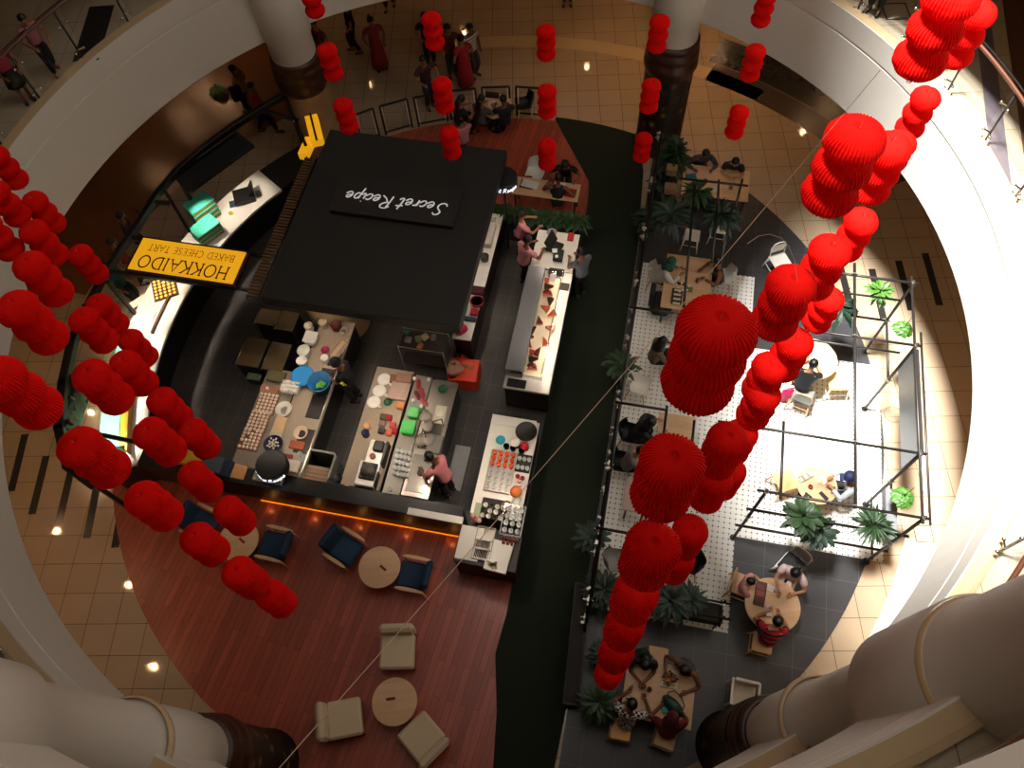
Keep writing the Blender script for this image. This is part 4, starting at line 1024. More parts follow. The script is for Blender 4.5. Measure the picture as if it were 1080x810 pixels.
for i in range(9): b.tube([(-.13+i*.03, -.28, .06), (-.12+i*.03, -.14, .08)], .01, m_blackm, 5); b.tube([(-.13+i*.03, -.08, .06), (-.12+i*.03, .03, .09)], .01, m_chrome, 5)
b.build('cutlery', t)
t = thing('condiment_box', 'white open box on the dark service stand', 'box', (*at(526, 586, 1.08).xy, 1.0), radians(-4))
b = MB(); b.box((0, 0, .015), (.42, .6, .03), m_wt)
for x, y, sx, sy in ((-.21, 0, .015, .6), (.21, 0, .015, .6), (0, -.3, .42, .015)): b.box((x, y, .06), (sx, sy, .1), m_wt, b=.003)
b.build('body', t)
b = MB()
for i in range(8): b.box((-.1+.03*(i % 4), -.2+.03*(i//4), .05), (.12, .05, .02), col('b8a488'), i*.7)
b.build('sachets', t)
for i in range(7):
    p = at(531+(i % 4)*4.5, 566+(i//4)*5+(i % 4), 1.1); b = MB(); b.ball((0, 0, .035), (.04, .04, .036), col('8a4a34', .4), 12, 8); b.cyl((0, 0, .06), .014, .02, m_blackm, 8)
    tag(b.build('salt_shaker', loc=(p.x, p.y, 1.0)), 'brown ball shaped shaker grouped behind the white open box', 'shaker', 'brown shakers on the service stand')
# ================================================================ LOUNGE FURNITURE
def navy_chair(label, px, py, rz):
    p = at(px, py, .42); t = thing('armchair', label, 'armchair', (p.x, p.y, .02), rz, 'navy armchairs with wooden arms')   # sitter faces +x
    b = MB(); b.box((.04, 0, .36), (.56, .52, .14), m_navy, b=.035); b.build('seat', t)
    Mb = Matrix.Translation((-.27, 0, .58)) @ Matrix.Rotation(radians(-14), 4, 'Y')
    b = MB(); b.box((0, 0, 0), (.13, .52, .44), m_navy, b=.04, M=Mb); b.build('backrest', t)
    for s in (-1, 1):
        b = MB(); L = [(-.26, .5), (-.1, .535), (.08, .545), (.22, .535), (.3, .51)]; Wd = [.02, .034, .036, .03, .012]
        vs = []; 
        for (x, z), wd in zip(L, Wd):
            for dy in (-1, 1):
                for dz in (-.012, .012): vs.append((x, s*.315+dy*wd, z+dz))
        fs = [[0, 1, 3, 2], [16, 18, 19, 17]]
        for i in range(4):
            o, q = i*4, i*4+4; fs += [[o+1, q+1, q+3, o+3], [o, o+2, q+2, q], [o, q, q+1, o+1], [o+2, o+3, q+3, q+2]]
        b.add(vs, fs, m_oak); b.build('armrest', t)
        for x, lean in ((.24, .03), (-.24, -.06)):
            b = MB(); b.tube([(x+lean, s*.31, 0), (x, s*.31, .5)], [.012, .018], m_oak, 8); b.build('leg', t)
    return t
navy_chair('navy armchair right of the left round table, turned towards it', 291, 575, radians(178))
navy_chair('navy armchair with its back to the amber light strip, left of the middle round table', 363, 578, face((350, 566), (398, 597), .4))
navy_chair('navy armchair on the right of the middle round table', 437, 607, radians(180))
navy_chair('navy armchair half hidden by lanterns, upper left of the left round table', 212, 552, face((195, 541), (251, 570), .4))
def cream_chair(label, px, py, rz):
    p = at(px, py, .42); t = thing('lounge_chair', label, 'lounge chair', (p.x, p.y, .02), rz, 'cream lounge chairs')
    b = MB(); b.box((.05, 0, .33), (.62, .64, .2), m_cream, b=.04); b.build('seat', t)
    b = MB(); b.box((-.27, 0, .5), (.16, .66, .42), m_cream, b=.06, M=Matrix.Translation((0, 0, 0)) @ Matrix.Rotation(radians(-6), 4, 'Y')); b.build('backrest', t)
    for x in (-.3, .3):
        for y in (-.27, .27): b = MB(); b.tube([(x*1.08, y*1.05, 0), (x, y, .25)], [.014, .02], m_brwood, 8); b.build('leg', t)
    return t
cream_chair('cream lounge chair above the near round table, backrest towards the bar', 419, 684, face((421, 664), (417, 740), .4))
cream_chair('cream lounge chair left of the near round table', 360, 758, face((340, 761), (416, 746), .4))
cream_chair('cream lounge chair standing cornerwise lower right of the near round table', 446, 779, face((458, 793), (416, 742), .4))
def round_table(label, px, py, r, cat='table', z=.5, card=None, gr=None, m=None):
    p = at(px, py, z); t = thing('round_table', label, 'table', (p.x, p.y, .02), .3, gr)
    b = MB(); b.lathe([(0, z-.055), (r-.02, z-.055), (r, z-.04), (r, z-.026), (r-.01, z-.02), (0, z-.02)], m or m_oakt, n=48, smooth=False); b.build('tabletop', t)
    b = MB(); b.lathe([(0, 0), (r*.55, 0), (r*.54, .02), (.05, .04), (.03, .08), (.03, z-.055), (0, z-.055)], m_blackm, n=24); b.build('pedestal', t)
    return t
for lb, px, py, cx in (('left', 251, 570, (255, 570)), ('middle', 400, 598, (404, 599)), ('near', 416, 740, (412, 737))):
    round_table(f'low round pale wood table, {lb} one of three on the deck', px, py, .41, gr='low round tables on the deck')
    block('menu_card', f'small dark red card lying on the {lb} low round table', 'card', *cx, .505, (.16, .045, .008), '7c1c14', radians({'left': -28, 'middle': -28, 'near': 18}[lb]), b=.002)
# ---------------------------------------------------------------- cafe tables and chairs
def rect_table(name, label, px, py, sx, sy, rz=0, z=.75, m=None):
    p = at(px, py, z); t = thing(name, label, 'table', (p.x, p.y, .02), rz)
    b = MB(); b.box((0, 0, z-.04), (sx, sy, .035), m or m_oakt, b=.006); b.build('tabletop', t)
    for x in (-sx/2+.08, sx/2-.08):
        for y in (-sy/2+.08, sy/2-.08): b = MB(); b.box((x, y, (z-.06)/2), (.045, .045, z-.06), m_blackm); b.build('leg', t)
    return t
rect_table('cafe_table', 'long pale wood table at the edge of the white tiles with two lady diners', 725, 298, 1.06, 1.5)
rect_table('cafe_table', 'pale wood table at the far right where two diners face the plants', 755, 192, 1.6, .98)
rect_table('cafe_table', 'large pale wood table of the four diners at the near carpet end', 695, 730, 1.22, 1.0, radians(-1))
rect_table('cafe_table', 'pale wood table with laptop and papers beyond the hedge', 576, 199, 1.65, .56, radians(-.5))
rect_table('cafe_table', 'pale wood table half hidden behind the large lanterns', 712, 466, .75, 1.25)
rect_table('cafe_table', 'pink grey table edge peeping out left of the second largest lantern', 672, 522, .5, .7, m=mat('pinkish table top', 'b99a92', .45))
p = at(523, 112, .75); t = thing('octagonal_table', 'octagonal pale wood table by the far barrier with plates', 'table', (p.x, p.y, .02))
b = MB(); b.cyl((0, 0, .71), .46, .035, m_oakt, 8); b.build('tabletop', t); b = MB(); b.cyl((0, 0, 0), .24, .02, m_blackm); b.cyl((0, 0, .02), .03, .69, m_blackm, 12); b.build('pedestal', t)
round_table('round pale table of the man in the black shirt, half behind a lantern', 858, 378, .5, z=.75, m=mat('cream table top', 'e6cfa4', .4))
round_table('round pale wood table of the man in the cap, with cups and a phone', 862, 512, .39, z=.75)
round_table('round pale wood table of the group near the white hoop chair', 815, 638, .5, z=.75)
def hw(): return random.random()
def shell_chair(label, px, py, rz, shell=None, legs=None, z=.45, cat='chair', group=None, fl=.02):
    p = at(px, py, z); t = thing('shell_chair', label, cat, (p.x, p.y, fl), rz, group); m = shell or m_wt      # sitter faces +x
    prof = [(.24, .0, .20), (.2, -.015, .225), (.05, -.03, .23), (-.12, -.02, .23), (-.2, .06, .24), (-.24, .2, .235), (-.26, .32, .2), (-.265, .38, .12)]
    b = MB(); vs = []; n = 9
    for side in (0, .012):
        for (x, dz, hwid) in prof:
            for k in range(n):
                q = -1+2*k/(n-1); up = .13*abs(q)**3*(1 if x > -.2 else .4); fw = .11*abs(q)**2.5 if x < -.15 else 0
                vs.append((x+fw-side*.3, q*hwid, z-.03+dz+up-side))
    L = len(prof)*n; fs = []
    for i in range(len(prof)-1):
        for k in range(n-1):
            o = i*n+k; fs.append([o, o+1, o+n+1, o+n]); fs.append([L+o, L+o+n, L+o+n+1, L+o+1])
    for i in range(len(prof)-1):
        for k in (0, n-1): o = i*n+k; fs.append([o, o+n, L+o+n, L+o])
    for k in range(n-1):
        for i in (0, len(prof)-1): o = i*n+k; fs.append([o, o+1, L+o+1, L+o])
    b.add(vs, fs, m, None, True); b.build('seat_shell', t)
    for x in (-.14, .16):
        for y in (-.15, .15): b = MB(); b.tube([(x*1.55, y*1.5, 0), (x, y, z-.06)], [.011, .017], legs or m_oak, 8); b.build('leg', t)
    return t
m_grayc = mat('grey shell plastic', '8a8984', .45, var=.05); m_blkc = mat('black shell plastic', '151414', .45)
shell_chair('white shell chair with a lady in green headscarf at the table on the white tiles', 694, 291, radians(-8))
shell_chair('white shell chair on the right of the long table on the white tiles', 762, 294, radians(190))
shell_chair('empty white shell chair on the white tiles left of the largest lantern', 673, 407, radians(-12))
shell_chair('pale grey shell chair left of the third large lantern', 649, 592, radians(5), m_grayc)
shell_chair('white shell chair pushed to the table with papers beyond the hedge', 565, 183, radians(-95))
shell_chair('black shell chair by the far barrier, right of the octagonal table', 553, 111, radians(200), m_blkc)
shell_chair('black shell chair of the hooded diner beside the second largest lantern', 664, 458, radians(-5), m_blkc)
shell_chair('black shell chair of the diner in grey, beneath the hooded one', 655, 488, radians(0), m_blkc)
shell_chair('black shell chair half behind lanterns next to the planter on the white tiles', 727, 594, radians(175), m_blkc)
def stool(label, px, py, rz, seat=None, legs=None, z=.45, back=False, name='stool', s=.36):
    p = at(px, py, z); t = thing(name, label, 'chair' if back else 'stool', (p.x, p.y, .02), rz)
    b = MB(); b.box((0, 0, z-.02), (s, s, .035), seat or m_oak, b=.016); b.build('seat', t)
    lm = legs or m_oak; h = s/2-.03
    for x in (-1, 1):
        for y in (-1, 1): b = MB(); b.tube([(x*h*1.35, y*h*1.35, 0), (x*h, y*h, z-.03)], [.015, .022], lm, 8); b.build('leg', t)
    b = MB()
    for y in (-1, 1): b.tube([(-h*1.2, y*h*1.2, .2), (h*1.2, y*h*1.2, .2)], .01, lm, 6)
    b.tube([(-h*1.2, -h*1.2, .24), (-h*1.2, h*1.2, .24)], .01, lm, 6); b.build('stretcher', t)
    if back:
        b = MB(); b.tube([(-h, -h, z), (-h*1.2, -h*1.05, z+.25), (-h*1.25, -h*.7, z+.36), (-h*1.3, 0, z+.385), (-h*1.25, h*.7, z+.36), (-h*1.2, h*1.05, z+.25), (-h, h, z)], .014, lm, 8); b.build('back_hoop', t)
        b = MB(); b.box((-h*1.22, 0, z+.2), (.012, h*1.9, .26), back, b=.004); b.build('back_panel', t)
    return t
m_honey = mat('honey wood seat', 'e0a85c', .45, var=.1); m_wm = mat('white metal', 'e2ddd4', .4)
stool('honey coloured wooden stool at the near left of the large table, behind the checkered diner', 655, 769, 1.57, m_honey)
stool('pale wooden stool at the far side of the large table', 694, 693, .02, m_oak)
stool('wooden stool under the diner in maroon at the large table', 702, 778, 1.4)
stool('honey seat on white legs beside the round table of the man in black', 884, 402, .2, mat('cream wood seat', 'e8c88c', .4), m_wm, s=.44)
stool('honey seat tucked left of the round table of the man in the cap', 829, 507, .5, mat('cream wood seat', 'e8c88c', .4), m_oak, s=.42)
stool('wooden stool under the man in the red striped shirt', 804, 678, 1.5)
stool('white metal chair beneath the hanging ferns, left one of a pair', 730, 248, 1.5, m_wm, m_wm, .46)
stool('white metal chair beneath the hanging ferns, right one of a pair', 759, 240, 1.5, m_wm, m_wm, .46)
stool('white chair with hoop back behind the woman in pale pink', 836, 596, radians(-125), m_blkc, m_wm, .46, m_grayc, 'hoop_chair', .42)
stool('white chair with hoop back on the dark tiles above the large lantern', 823, 275, radians(-60), m_wm, m_wm, .46, m_wm, 'hoop_chair', .42)
stool('pale wood chair of the child in pink at the round table', 783, 617, radians(-12), m_oak, m_oak, .45, m_oak, 'wooden_chair', .42)
stool('grey backed chair of the man in the black shirt', 847, 417, radians(75), m_grayc, m_oak, .45, m_grayc, 'wooden_chair', .42)
t = thing('box_chair', 'empty white framed armchair standing alone on the dark tiles', 'chair', (*at(784, 733, .42).xy, .02), radians(-92))
b = MB(); b.box((.02, 0, .38), (.4, .4, .08), mat('off white cushion', 'd8d2bc', .8), b=.02); b.build('seat', t)
b = MB(); b.box((-.2, 0, .56), (.05, .42, .3), m_wt, b=.01); b.build('backrest', t)
for s in (-1, 1):
    b = MB(); b.box((0, s*.23, .56), (.46, .05, .05), m_wt); b.build('armrest', t)
    for x in (-.2, .2): b = MB(); b.box((x, s*.23, .27), (.045, .045, .54), m_wt); b.build('leg', t)
# ---------------------------------------------------------------- things on the tables
def plates_set(spec):
    for lb, px, py, z, r, c in spec: plate(lb, px, py, z, r, c)
plates_set([('white plate on the octagonal far table, far one', 520, 110, .755, .13, 'eeeae4'), ('white plate on the octagonal far table, near one', 522, 119, .755, .13, 'eeeae4'),
 ('white plate under a cup on the table of the man in the cap', 867, 507, .755, .085, 'f4efe0'), ('pale plate under fries, bottom left on the large table', 664, 744, .755, .14, 'd8c8b4')])
block('sign_card', 'dark red card with lettering at the barrier end of the octagonal table', 'card', 519, 98, .76, (.36, .1, .14), '2a0c0e')
block('food_platter', 'square white platter of food in front of the far right diner of the large table', 'platter', 706, 716, .755, (.3, .3, .02), 'ddd2c4')
def food(label, px, py, z, n, r, cs):
    p = at(px, py, z); b = MB()
    for i in range(n):
        a, q = i*2.4, r*sqrt((i+.5)/n); b.ball((q*cos(a), q*sin(a), .015+.012*(i % 3)), (.03, .022, .02), col(cs[i % len(cs)], .5), 8, 5)
    o = b.build('food_portion', loc=(p.x, p.y, z), kind='stuff'); return tag(o, label, 'food')
food('heap of food on the square white platter', 706, 716, .776, 22, .13, ['c8862c', '7a2c1c', 'e0a83c', '5c3a1c'])
food('heap of fries and meat on the round plate at the large table', 664, 743, .778, 18, .11, ['8a5a2c', 'b07a3c', '5c4a24'])
for lb, px, py in (('left', 679, 724), ('right', 685, 727)): lathe_item('brown_cup', f'small brown cup in the middle of the large table, {lb} one', 'cup', px, py, .755, [(0, 0), (.035, 0), (.045, .09), (.038, .09), (.03, .06), (0, .06)], '4a2416')
cup('clear glass left of the brown cups on the large table', 667, 724, .755, .035, .1, '', 'tumbler', None, m_cupglass)
t = thing('handbag', 'dark green handbag lying on the large table', 'handbag', (*at(710, 744, .85).xy, .755), radians(-35))
b = MB(); b.lathe([(0, 0), (.12, .01), (.15, .06), (.12, .12), (.05, .15), (0, .155)], mat('dark green leather', '123f3c', .45), n=20, M=Matrix.Diagonal((1.5, .75, 1, 1))); b.build('body', t)
b = MB(); b.tube([(-.15, 0, .1), (-.2, .1, .1), (-.14, .2, .08), (0, .21, .08), (.14, .14, .08), (.17, .02, .1)], .011, m_black, 6); b.build('strap', t)
block('tissue_pack', 'turquoise pack left of the dark green handbag', 'pack', 701, 747, .755, (.1, .16, .05), '4aa09a', .3)
block('phone', 'black phone on the long table on the white tiles', 'phone', 718, 299, .755, (.16, .075, .012), '18171a')
food('white crumpled tissues on the long table on the white tiles', 720, 304, .755, 10, .16, ['f2efe8', 'e8e4dc'])
block('menu_holder', 'black and white menu holder at the near end of the long table', 'menu', 714, 312, .755, (.24, .42, .03), '2e2824')
for i in range(4): block('menu_card', f'white card strip on the menu holder, {["first","second","third","fourth"][i]} from the far end', 'card', 715-i*.55, 306+i*4.6, .786, (.16, .055, .008), 'd8c4a4', group='card strips on the menu holder', b=.002)
cup('brown iced drink on the right half of the long table', 736, 294, .755, .04, .12, '8a5a34')
block('napkin_box', 'small green patterned box on the long table', 'box', 727, 304.5, .755, (.16, .14, .04), '6a6a48')
block('laptop', 'black folder under white papers on the table beyond the hedge', 'folder', 556, 194, .755, (.34, .28, .015), '1c1818', -.1)
block('paper_stack', 'white papers on the black folder beyond the hedge', 'paper', 559, 194, .772, (.42, .24, .01), 'd9d6d2', -.15)
block('card_stack', 'dark red card at the far edge of the table beyond the hedge', 'card', 558, 186, .755, (.16, .06, .02), '8a1a18')
block('paper_stack', 'large white sheet in front of the person with black hair beyond the hedge', 'paper', 589, 200, .755, (.32, .46, .008), 'e2ded8', .05)
block('folder', 'red folder on the right end of the table beyond the hedge', 'folder', 601, 203, .755, (.3, .28, .02), 'c01818', -.05)
cup('yellow drink glass in the middle of the table beyond the hedge', 578, 195, .755, .04, .1, 'b09a5a')
block('menu_holder', 'grey menu holder on the table of the man in the cap', 'menu', 850, 503, .755, (.3, .13, .02), '8a7f70', .62)
for i in range(3): block('menu_card', f'beige card on the grey menu holder, {["left","middle","right"][i]} one', 'card', 845+i*5, 506-i*3.3, .776, (.07, .09, .006), 'cbbfa8', .62, b=.002)
block('phone', 'black phone in front of the man in the cap', 'phone', 869, 523, .755, (.2, .08, .012), '1a1412', -.75)
block('glasses_case', 'dark narrow case lower left on the table of the man in the cap', 'case', 853, 522, .755, (.16, .045, .025), '2a201c', -.6)
cup('dark red cup on the table of the man in the cap', 855, 513, .755, .045, .06, '7a1c20')
cup('yellow coffee cup on the white plate by the man in the cap', 866, 507, .775, .045, .05, 'd8c890')
block('tablet', 'grey tablet held at the round table by the man in the cap', 'tablet', 879, 517, .76, (.1, .16, .012), '5a5a58', .1)
block('menu_holder', 'brown menu holder in front of the child in pink', 'menu', 802, 626, .755, (.2, .46, .02), '5a3f36', -.1)
for i in range(3): block('menu_card', f'reddish card on the brown menu holder, {["far","middle","near"][i]} one', 'card', 802.5-i*.8, 619.5+i*6.5, .776, (.15, .1, .006), ['7a463c', '9a4a40', '6a3c34'][i], -.1, b=.002)
block('napkin', 'white napkin on the round table of the group', 'napkin', 812, 620, .755, (.16, .12, .01), 'e0d6ca', -.3)
cup('clear glass in the middle of the round table of the group', 819, 622, .755, .035, .1, '', 'tumbler', None, m_cupglass)
block('phone', 'white phone in the hands of the man in red stripes', 'phone', 811, 644, .86, (.09, .2, .012), 'c9ccd2', .1)
p = at(838, 634, .9); tag(bagmesh(mat('white and red patterned bag', 'dcb8ac', .7, var=.25, scale=18), .2).build('shopping_bag', loc=(p.x, p.y, .02)), 'pale bag with red marks beside the woman in pale pink', 'bag')
block('wallet', 'teal wallet on the far right table between plant and diner', 'wallet', 729, 186, .755, (.26, .2, .04), '1f6a76', .3)
cup('black cup on the far right table', 744, 190, .755, .05, .1, '17110f')
cup('brown cup near the arms of the far right diner', 771, 197, .755, .05, .06, '8a5a3a')
plate('white plate at the front edge of the far right table', 752, 200, .755, .1, 'd6c8b6')
t = thing('pink_bag', 'magenta bag hanging at the left of the man in the black shirt', 'bag', (*at(833, 411, .5).xy, .02), .3)
b = MB(); b.box((0, 0, .25), (.26, .14, .34), col('b8174e', .5), b=.04); b.build('body', t); b = MB(); b.tube([(-.08, 0, .41), (-.05, 0, .56), (.05, 0, .56), (.08, 0, .41)], .01, col('8a1038'), 6); b.build('handle', t)
# ---------------------------------------------------------------- plants
def leaves(b, n, r, h, L, Wd, m, droop=.6, base=.0, seed=1, up=.5, round_=1.0):
    rg = random.Random(seed)
    for i in range(n):
        an = i*2.39996+rg.uniform(-.3, .3); k = sqrt((i+.5)/n); st = Vector((r*k*.45*cos(an), r*k*.45*sin(an), base+h*(1-k*.8)*rg.uniform(.4, 1)))
        l = L*rg.uniform(.7, 1.2); el = up*(1-k)+rg.uniform(-.2, .35); d = Vector((cos(an), sin(an), 0)); side = Vector((-sin(an), cos(an), 0))
        vs = []; N = 4
        for j in range(N+1):
            q = j/N; ps = st+d*(l*q*cos(el))+Vector((0, 0, l*q*sin(el)-droop*l*q*q*.6))
            wv = Wd*(sin(pi*min(1, q*.92+.06))**.7)*.5
            vs += [ps-side*wv, ps+Vector((0, 0, -wv*.25)), ps+side*wv]
        fs = []
        for j in range(N):
            o = j*3; fs += [[o, o+1, o+4, o+3], [o+1, o+2, o+5, o+4]]
        b.add(vs, fs, m, None, True)
def plant(name, label, px, py, z, r, h, L, Wd, m, n=70, pot=None, potz=0, droop=.6, seed=1, up=.6, hang=None, cat='plant', stem=0, sc=None):
    p = at(px, py, z+h*.4); t = thing(name, label, cat, (p.x, p.y, potz if pot else z)); b = MB()
    dz = z-potz if pot else 0
    leaves(b, n, r, h, L, Wd, m, droop, dz, seed, up); b.build('foliage', t)
    if pot:
        b = MB(); pr, ph, pm = pot; b.lathe([(0, 0), (pr*.75, 0), (pr, ph), (pr*.9, ph), (pr*.85, ph-.03), (0, ph-.03)], pm, n=20); b.build('pot', t)
        if dz > ph: b = MB(); b.tube([(0, 0, ph-.03), (.01, .01, dz+.1)], .015, m_brwood, 6); b.build('stem', t)
    else:
        b = MB(); b.lathe([(0, -.14), (.08, -.14), (.11, 0), (.1, 0), (.07, -.1), (0, -.1)], m_soil, n=16); b.build('pot', t)
        if hang:
            b = MB(); b.tube([(0, 0, 0), (0, 0, hang)], .006, m_blackm, 5); b.build('hanger', t)
    return t
plant('hanging_plant', 'light green bird nest fern hanging in the sunlit far corner of the right frame', 929, 307, 1.9, .2, .14, .26, .075, m_leafl, 46, hang=.5, seed=2)
plant('hanging_plant', 'broad leaf deep green plant hanging beside the sunlit lanterns', 886, 322, 1.7, .3, .14, .34, .12, m_leafd, 40, hang=.7, seed=3, droop=1)
plant('hanging_plant', 'bushy small leaved light plant on the right frame above the black panel', 954, 345, 1.9, .24, .2, .1, .075, m_leafl, 150, hang=.5, seed=4, droop=1.2)
plant('hanging_plant', 'bushy small leaved light plant on the right frame at the sunlit near corner', 954, 523, 1.9, .26, .2, .1, .075, m_leafl, 170, hang=.5, seed=5, droop=1.2)
plant('hanging_plant', 'large dark split leaf plant on the near bar of the right frame, upper part', 848, 544, 1.95, .26, .14, .3, .13, m_leaf, 44, hang=.6, seed=6)
plant('hanging_plant', 'deep green split leaf plant hanging lowest on the near bar of the right frame', 864, 560, 1.6, .24, .14, .28, .12, m_leafd, 44, hang=.9, seed=7)
plant('hanging_plant', 'feathery mid green fern on the near bar of the right frame', 922, 553, 1.9, .26, .12, .3, .05, m_leaf, 70, hang=.6, seed=8)
plant('potted_tree', 'tall narrow leafy plant in front of the picture column', 712, 162, .9, .3, 1.1, .3, .07, m_leaf, 190, pot=(.2, .4, m_soil), seed=9, up=1.0)
plant('potted_plant', 'leafy plant over the carpet edge left of the largest lantern', 655, 384, .7, .3, .2, .3, .11, m_leaf, 40, pot=(.12, .4, m_soil), seed=10)
plant('potted_plant', 'dim plant over the carpet edge near the pale grey shell chair', 624, 566, .7, .28, .2, .28, .1, m_leafd, 46, pot=(.12, .4, m_soil), seed=11)
plant('potted_plant', 'dark bushy plant in the planter beside the third large lantern', 637, 622, .6, .32, .25, .3, .07, m_leafd, 110, pot=(.16, .4, m_soil), seed=12)
plant('potted_plant', 'dark bushy plant below the row of lanterns at the planter end', 632, 740, .6, .3, .3, .28, .08, m_leaf, 90, pot=(.16, .4, m_soil), seed=13)
plant('potted_plant', 'slim dark plant at the bend of the carpet edge', 636, 690, .5, .2, .4, .22, .06, m_leafd, 70, pot=(.12, .3, m_soil), seed=23)
plant('potted_plant', 'dark bushy plant at the far carpet edge under the pipes', 682, 230, .7, .3, .3, .26, .09, m_leafd, 90, pot=(.14, .4, m_soil), seed=14)
plant('hanging_plant', 'fern hanging over the white metal chairs, left dark one', 708, 225, 2.1, .4, .16, .4, .1, m_leafd, 70, hang=.5, seed=15)
plant('hanging_plant', 'mid green fern hanging below the tall narrow plant', 736, 202, 2.2, .28, .14, .32, .06, m_leaf, 60, hang=.4, seed=16)
plant('hanging_plant', 'fern hanging over the white metal chairs, right dark one', 760, 226, 2.0, .36, .16, .36, .08, m_leafd, 70, hang=.6, seed=17)
plant('potted_plant', 'dark foliage in the pipe planter on the white tiles beside the lanterns', 708, 634, 1.0, .4, .16, .3, .08, m_leafd, 90, pot=(.2, .4, m_soil), seed=18)
plant('potted_plant', 'dark foliage at the right end of the pipe planter on the white tiles', 728, 632, 1.0, .26, .16, .26, .06, m_leafd, 70, pot=(.14, .4, m_soil), seed=19)
plant('potted_plant', 'low green plant on a sandy pot cube by the far right table', 697, 190, .75, .24, .16, .24, .08, m_leafd, 60, pot=(.12, .5, m_soil), seed=20)
plant('green_clump', 'small green plant on the dim floor left of the man with the backpack', 229, 95, .1, .2, .16, .2, .08, m_leafl, 40, seed=21)
block('planter_cube', 'small sandy wooden cube on the pipe shelf below the tall plant', 'planter', 709, 176, 1.1, (.26, .22, .2), '8a6e4c')
block('planter_cube', 'small sandy wooden cube nearer the hanging ferns', 'planter', 707, 196, 1.0, (.26, .22, .2), '8a6e4c')
t = thing('hedge_planter', 'long clipped hedge in a planter behind the till counter', 'hedge', (*at(564, 226, .95).xy, .03), radians(0))
b = MB(); b.box((0, 0, .36), (2.3, .3, .72), m_soil); b.build('planter', t)
b = MB()
for i in range(13): 
    c = MB(); leaves(c, 40, .3, .26, .2, .06, m_leaf, .7, .78, 40+i, .6); b.add([(v[0]-1.1+i*.183, v[1], v[2]) for v in c.v], c.f, m_leaf, None, True)
b.build('foliage', t)
# ---------------------------------------------------------------- right pipe frame
Z = 2.7
def pipe(b, p, q, r=.028, m=None): b.tube([p, q], r, m or m_pipe, 8)
def clampmb(b, p, s=.05):
    b.box(p, (s*1.3, s*1.3, s*1.3), m_clamp, .5, b=.012); b.tube([Vector(p)-Vector((s*1.4, 0, 0)), Vector(p)+Vector((s*1.4, 0, 0))], .012, m_clamp, 6)
    b.tube([Vector(p)-Vector((0, s*1.4, .02)), Vector(p)+Vector((0, s*1.4, -.02))], .012, m_clamp, 6)
rf = thing('scaffold_rig', 'dark scaffold pipe frame over the sunlit white tiles', 'frame')
X1, X2, X3 = 2.85, 4.3, 5.42; Y0, Y1, Y2, Y3 = 5.24, 6.42, 8.62, 10.05
posts = [(X3, Y3), (X3, Y2), (X3, Y1), (X3, Y0), (X1, Y0)]
for x, y in posts:
    b = MB(); pipe(b, (x, y, .02), (x, y, Z+.06), .03); b.cyl((x, y, .02), .07, .015, m_pipe, 12); po = b.build('post', rf)
    for z in (Z, 1.35): b = MB(); clampmb(b, (x, y, z), .055); b.build('clamp', po)
def bar(p, q, r=.028, cl=()):
    b = MB(); pipe(b, p, q, r); o = b.build('pipe', rf)
    if cl:
        for c in cl: b = MB(); clampmb(b, c, .04); b.build('clamp', o)
bar((X3-.03, Y0-.1, Z), (X3-.03, Y3+.15, Z), .026); bar((X3+.09, Y0-.1, Z), (X3+.09, Y2+.3, Z), .022)
bar((X2, Y0-.05, Z+.05), (X2, Y3+.25, Z+.05), .028, [(X2, y, Z+.05) for y in (Y0, Y1, Y2, Y3)])
bar((X1+.24, Y0-.1, Z), (X1+.24, Y1+.2, Z), .026)
for y, x0 in ((Y0, X1-.15), (Y1, X1-.9), (Y2, X2-.9), (Y3, X2-.5)): bar((x0, y, Z), (X3+.1, y, Z), .026)
bar((X2-.9, Y2+.12, Z-.5), (X3-.1, Y2+.12, Z-.5), .022)
bar((X2-.2, Y3, 2.1), (X3, Y3, 2.1), .022); bar((X2-.8, Y3, 1.35), (X3, Y3, 1.35), .026)
for z in (1.75, .8): bar((X1-.12, Y0, z), (X3+.12, Y0, z), .028)
bar((X3, Y2, 1.35), (X3, Y3, 1.35), .026); bar((X3, Y0, 1.35), (X3, Y1, 1.35), .026)
bar((X3, Y0-.05, .35), (X3, Y1+.05, .35), .02)
t = thing('black_panel', 'tall dark grey panel hung on the right side of the scaffold frame', 'panel', (X3+.0, (Y1+Y2)/2, 0))
b = MB(); b.box((.02, 0, 2.2), (.05, 2.1, .72), mat('slate grey panel', '4c5054', .35, var=.1)); b.build('board', t)
b = MB(); b.box((.02, 0, 2.62), (.1, 2.14, .04), m_pipe); b.build('top_rail', t)
t = thing('planter_box', 'grey trough under the light bushy plant at the near right frame corner', 'planter', (X3-.02, 5.75, 0))
b = MB(); b.box((0, 0, 1.3), (.2, 1.0, .2), col('77787c', .5)); b.build('trough', t); b = MB(); b.box((0, 0, .6), (.05, .05, 1.2), m_pipe); b.build('leg', t)
p = at(942, 437, 1.4); t = thing('pendant_ring', 'round wire ring hanging inside the black panel side of the frame', 'ornament', (p.x, p.y, 1.4))
b = MB(); b.tube([(.17*cos(a*pi/12), .17*sin(a*pi/12), 0) for a in range(24)], .007, m_clamp, 6, closed=True); b.build('ring', t); b = MB(); b.tube([(0, .17, 0), (0, .02, 1.3)], .004, m_clamp, 5); b.build('cord', t)
b = MB()
for s in ((-.17, 0, .014, .34), (.17, 0, .014, .34), (0, -.17, .34, .014), (0, .17, .34, .014)): b.box((s[0], s[1], .003), (s[2], s[3], .006), m_ink, b=.001)
p = at(974, 563, 0); b.build('floor_hatch', loc=(p.x, p.y, .0), rz=UANG-.03, kind='structure')
b = MB()
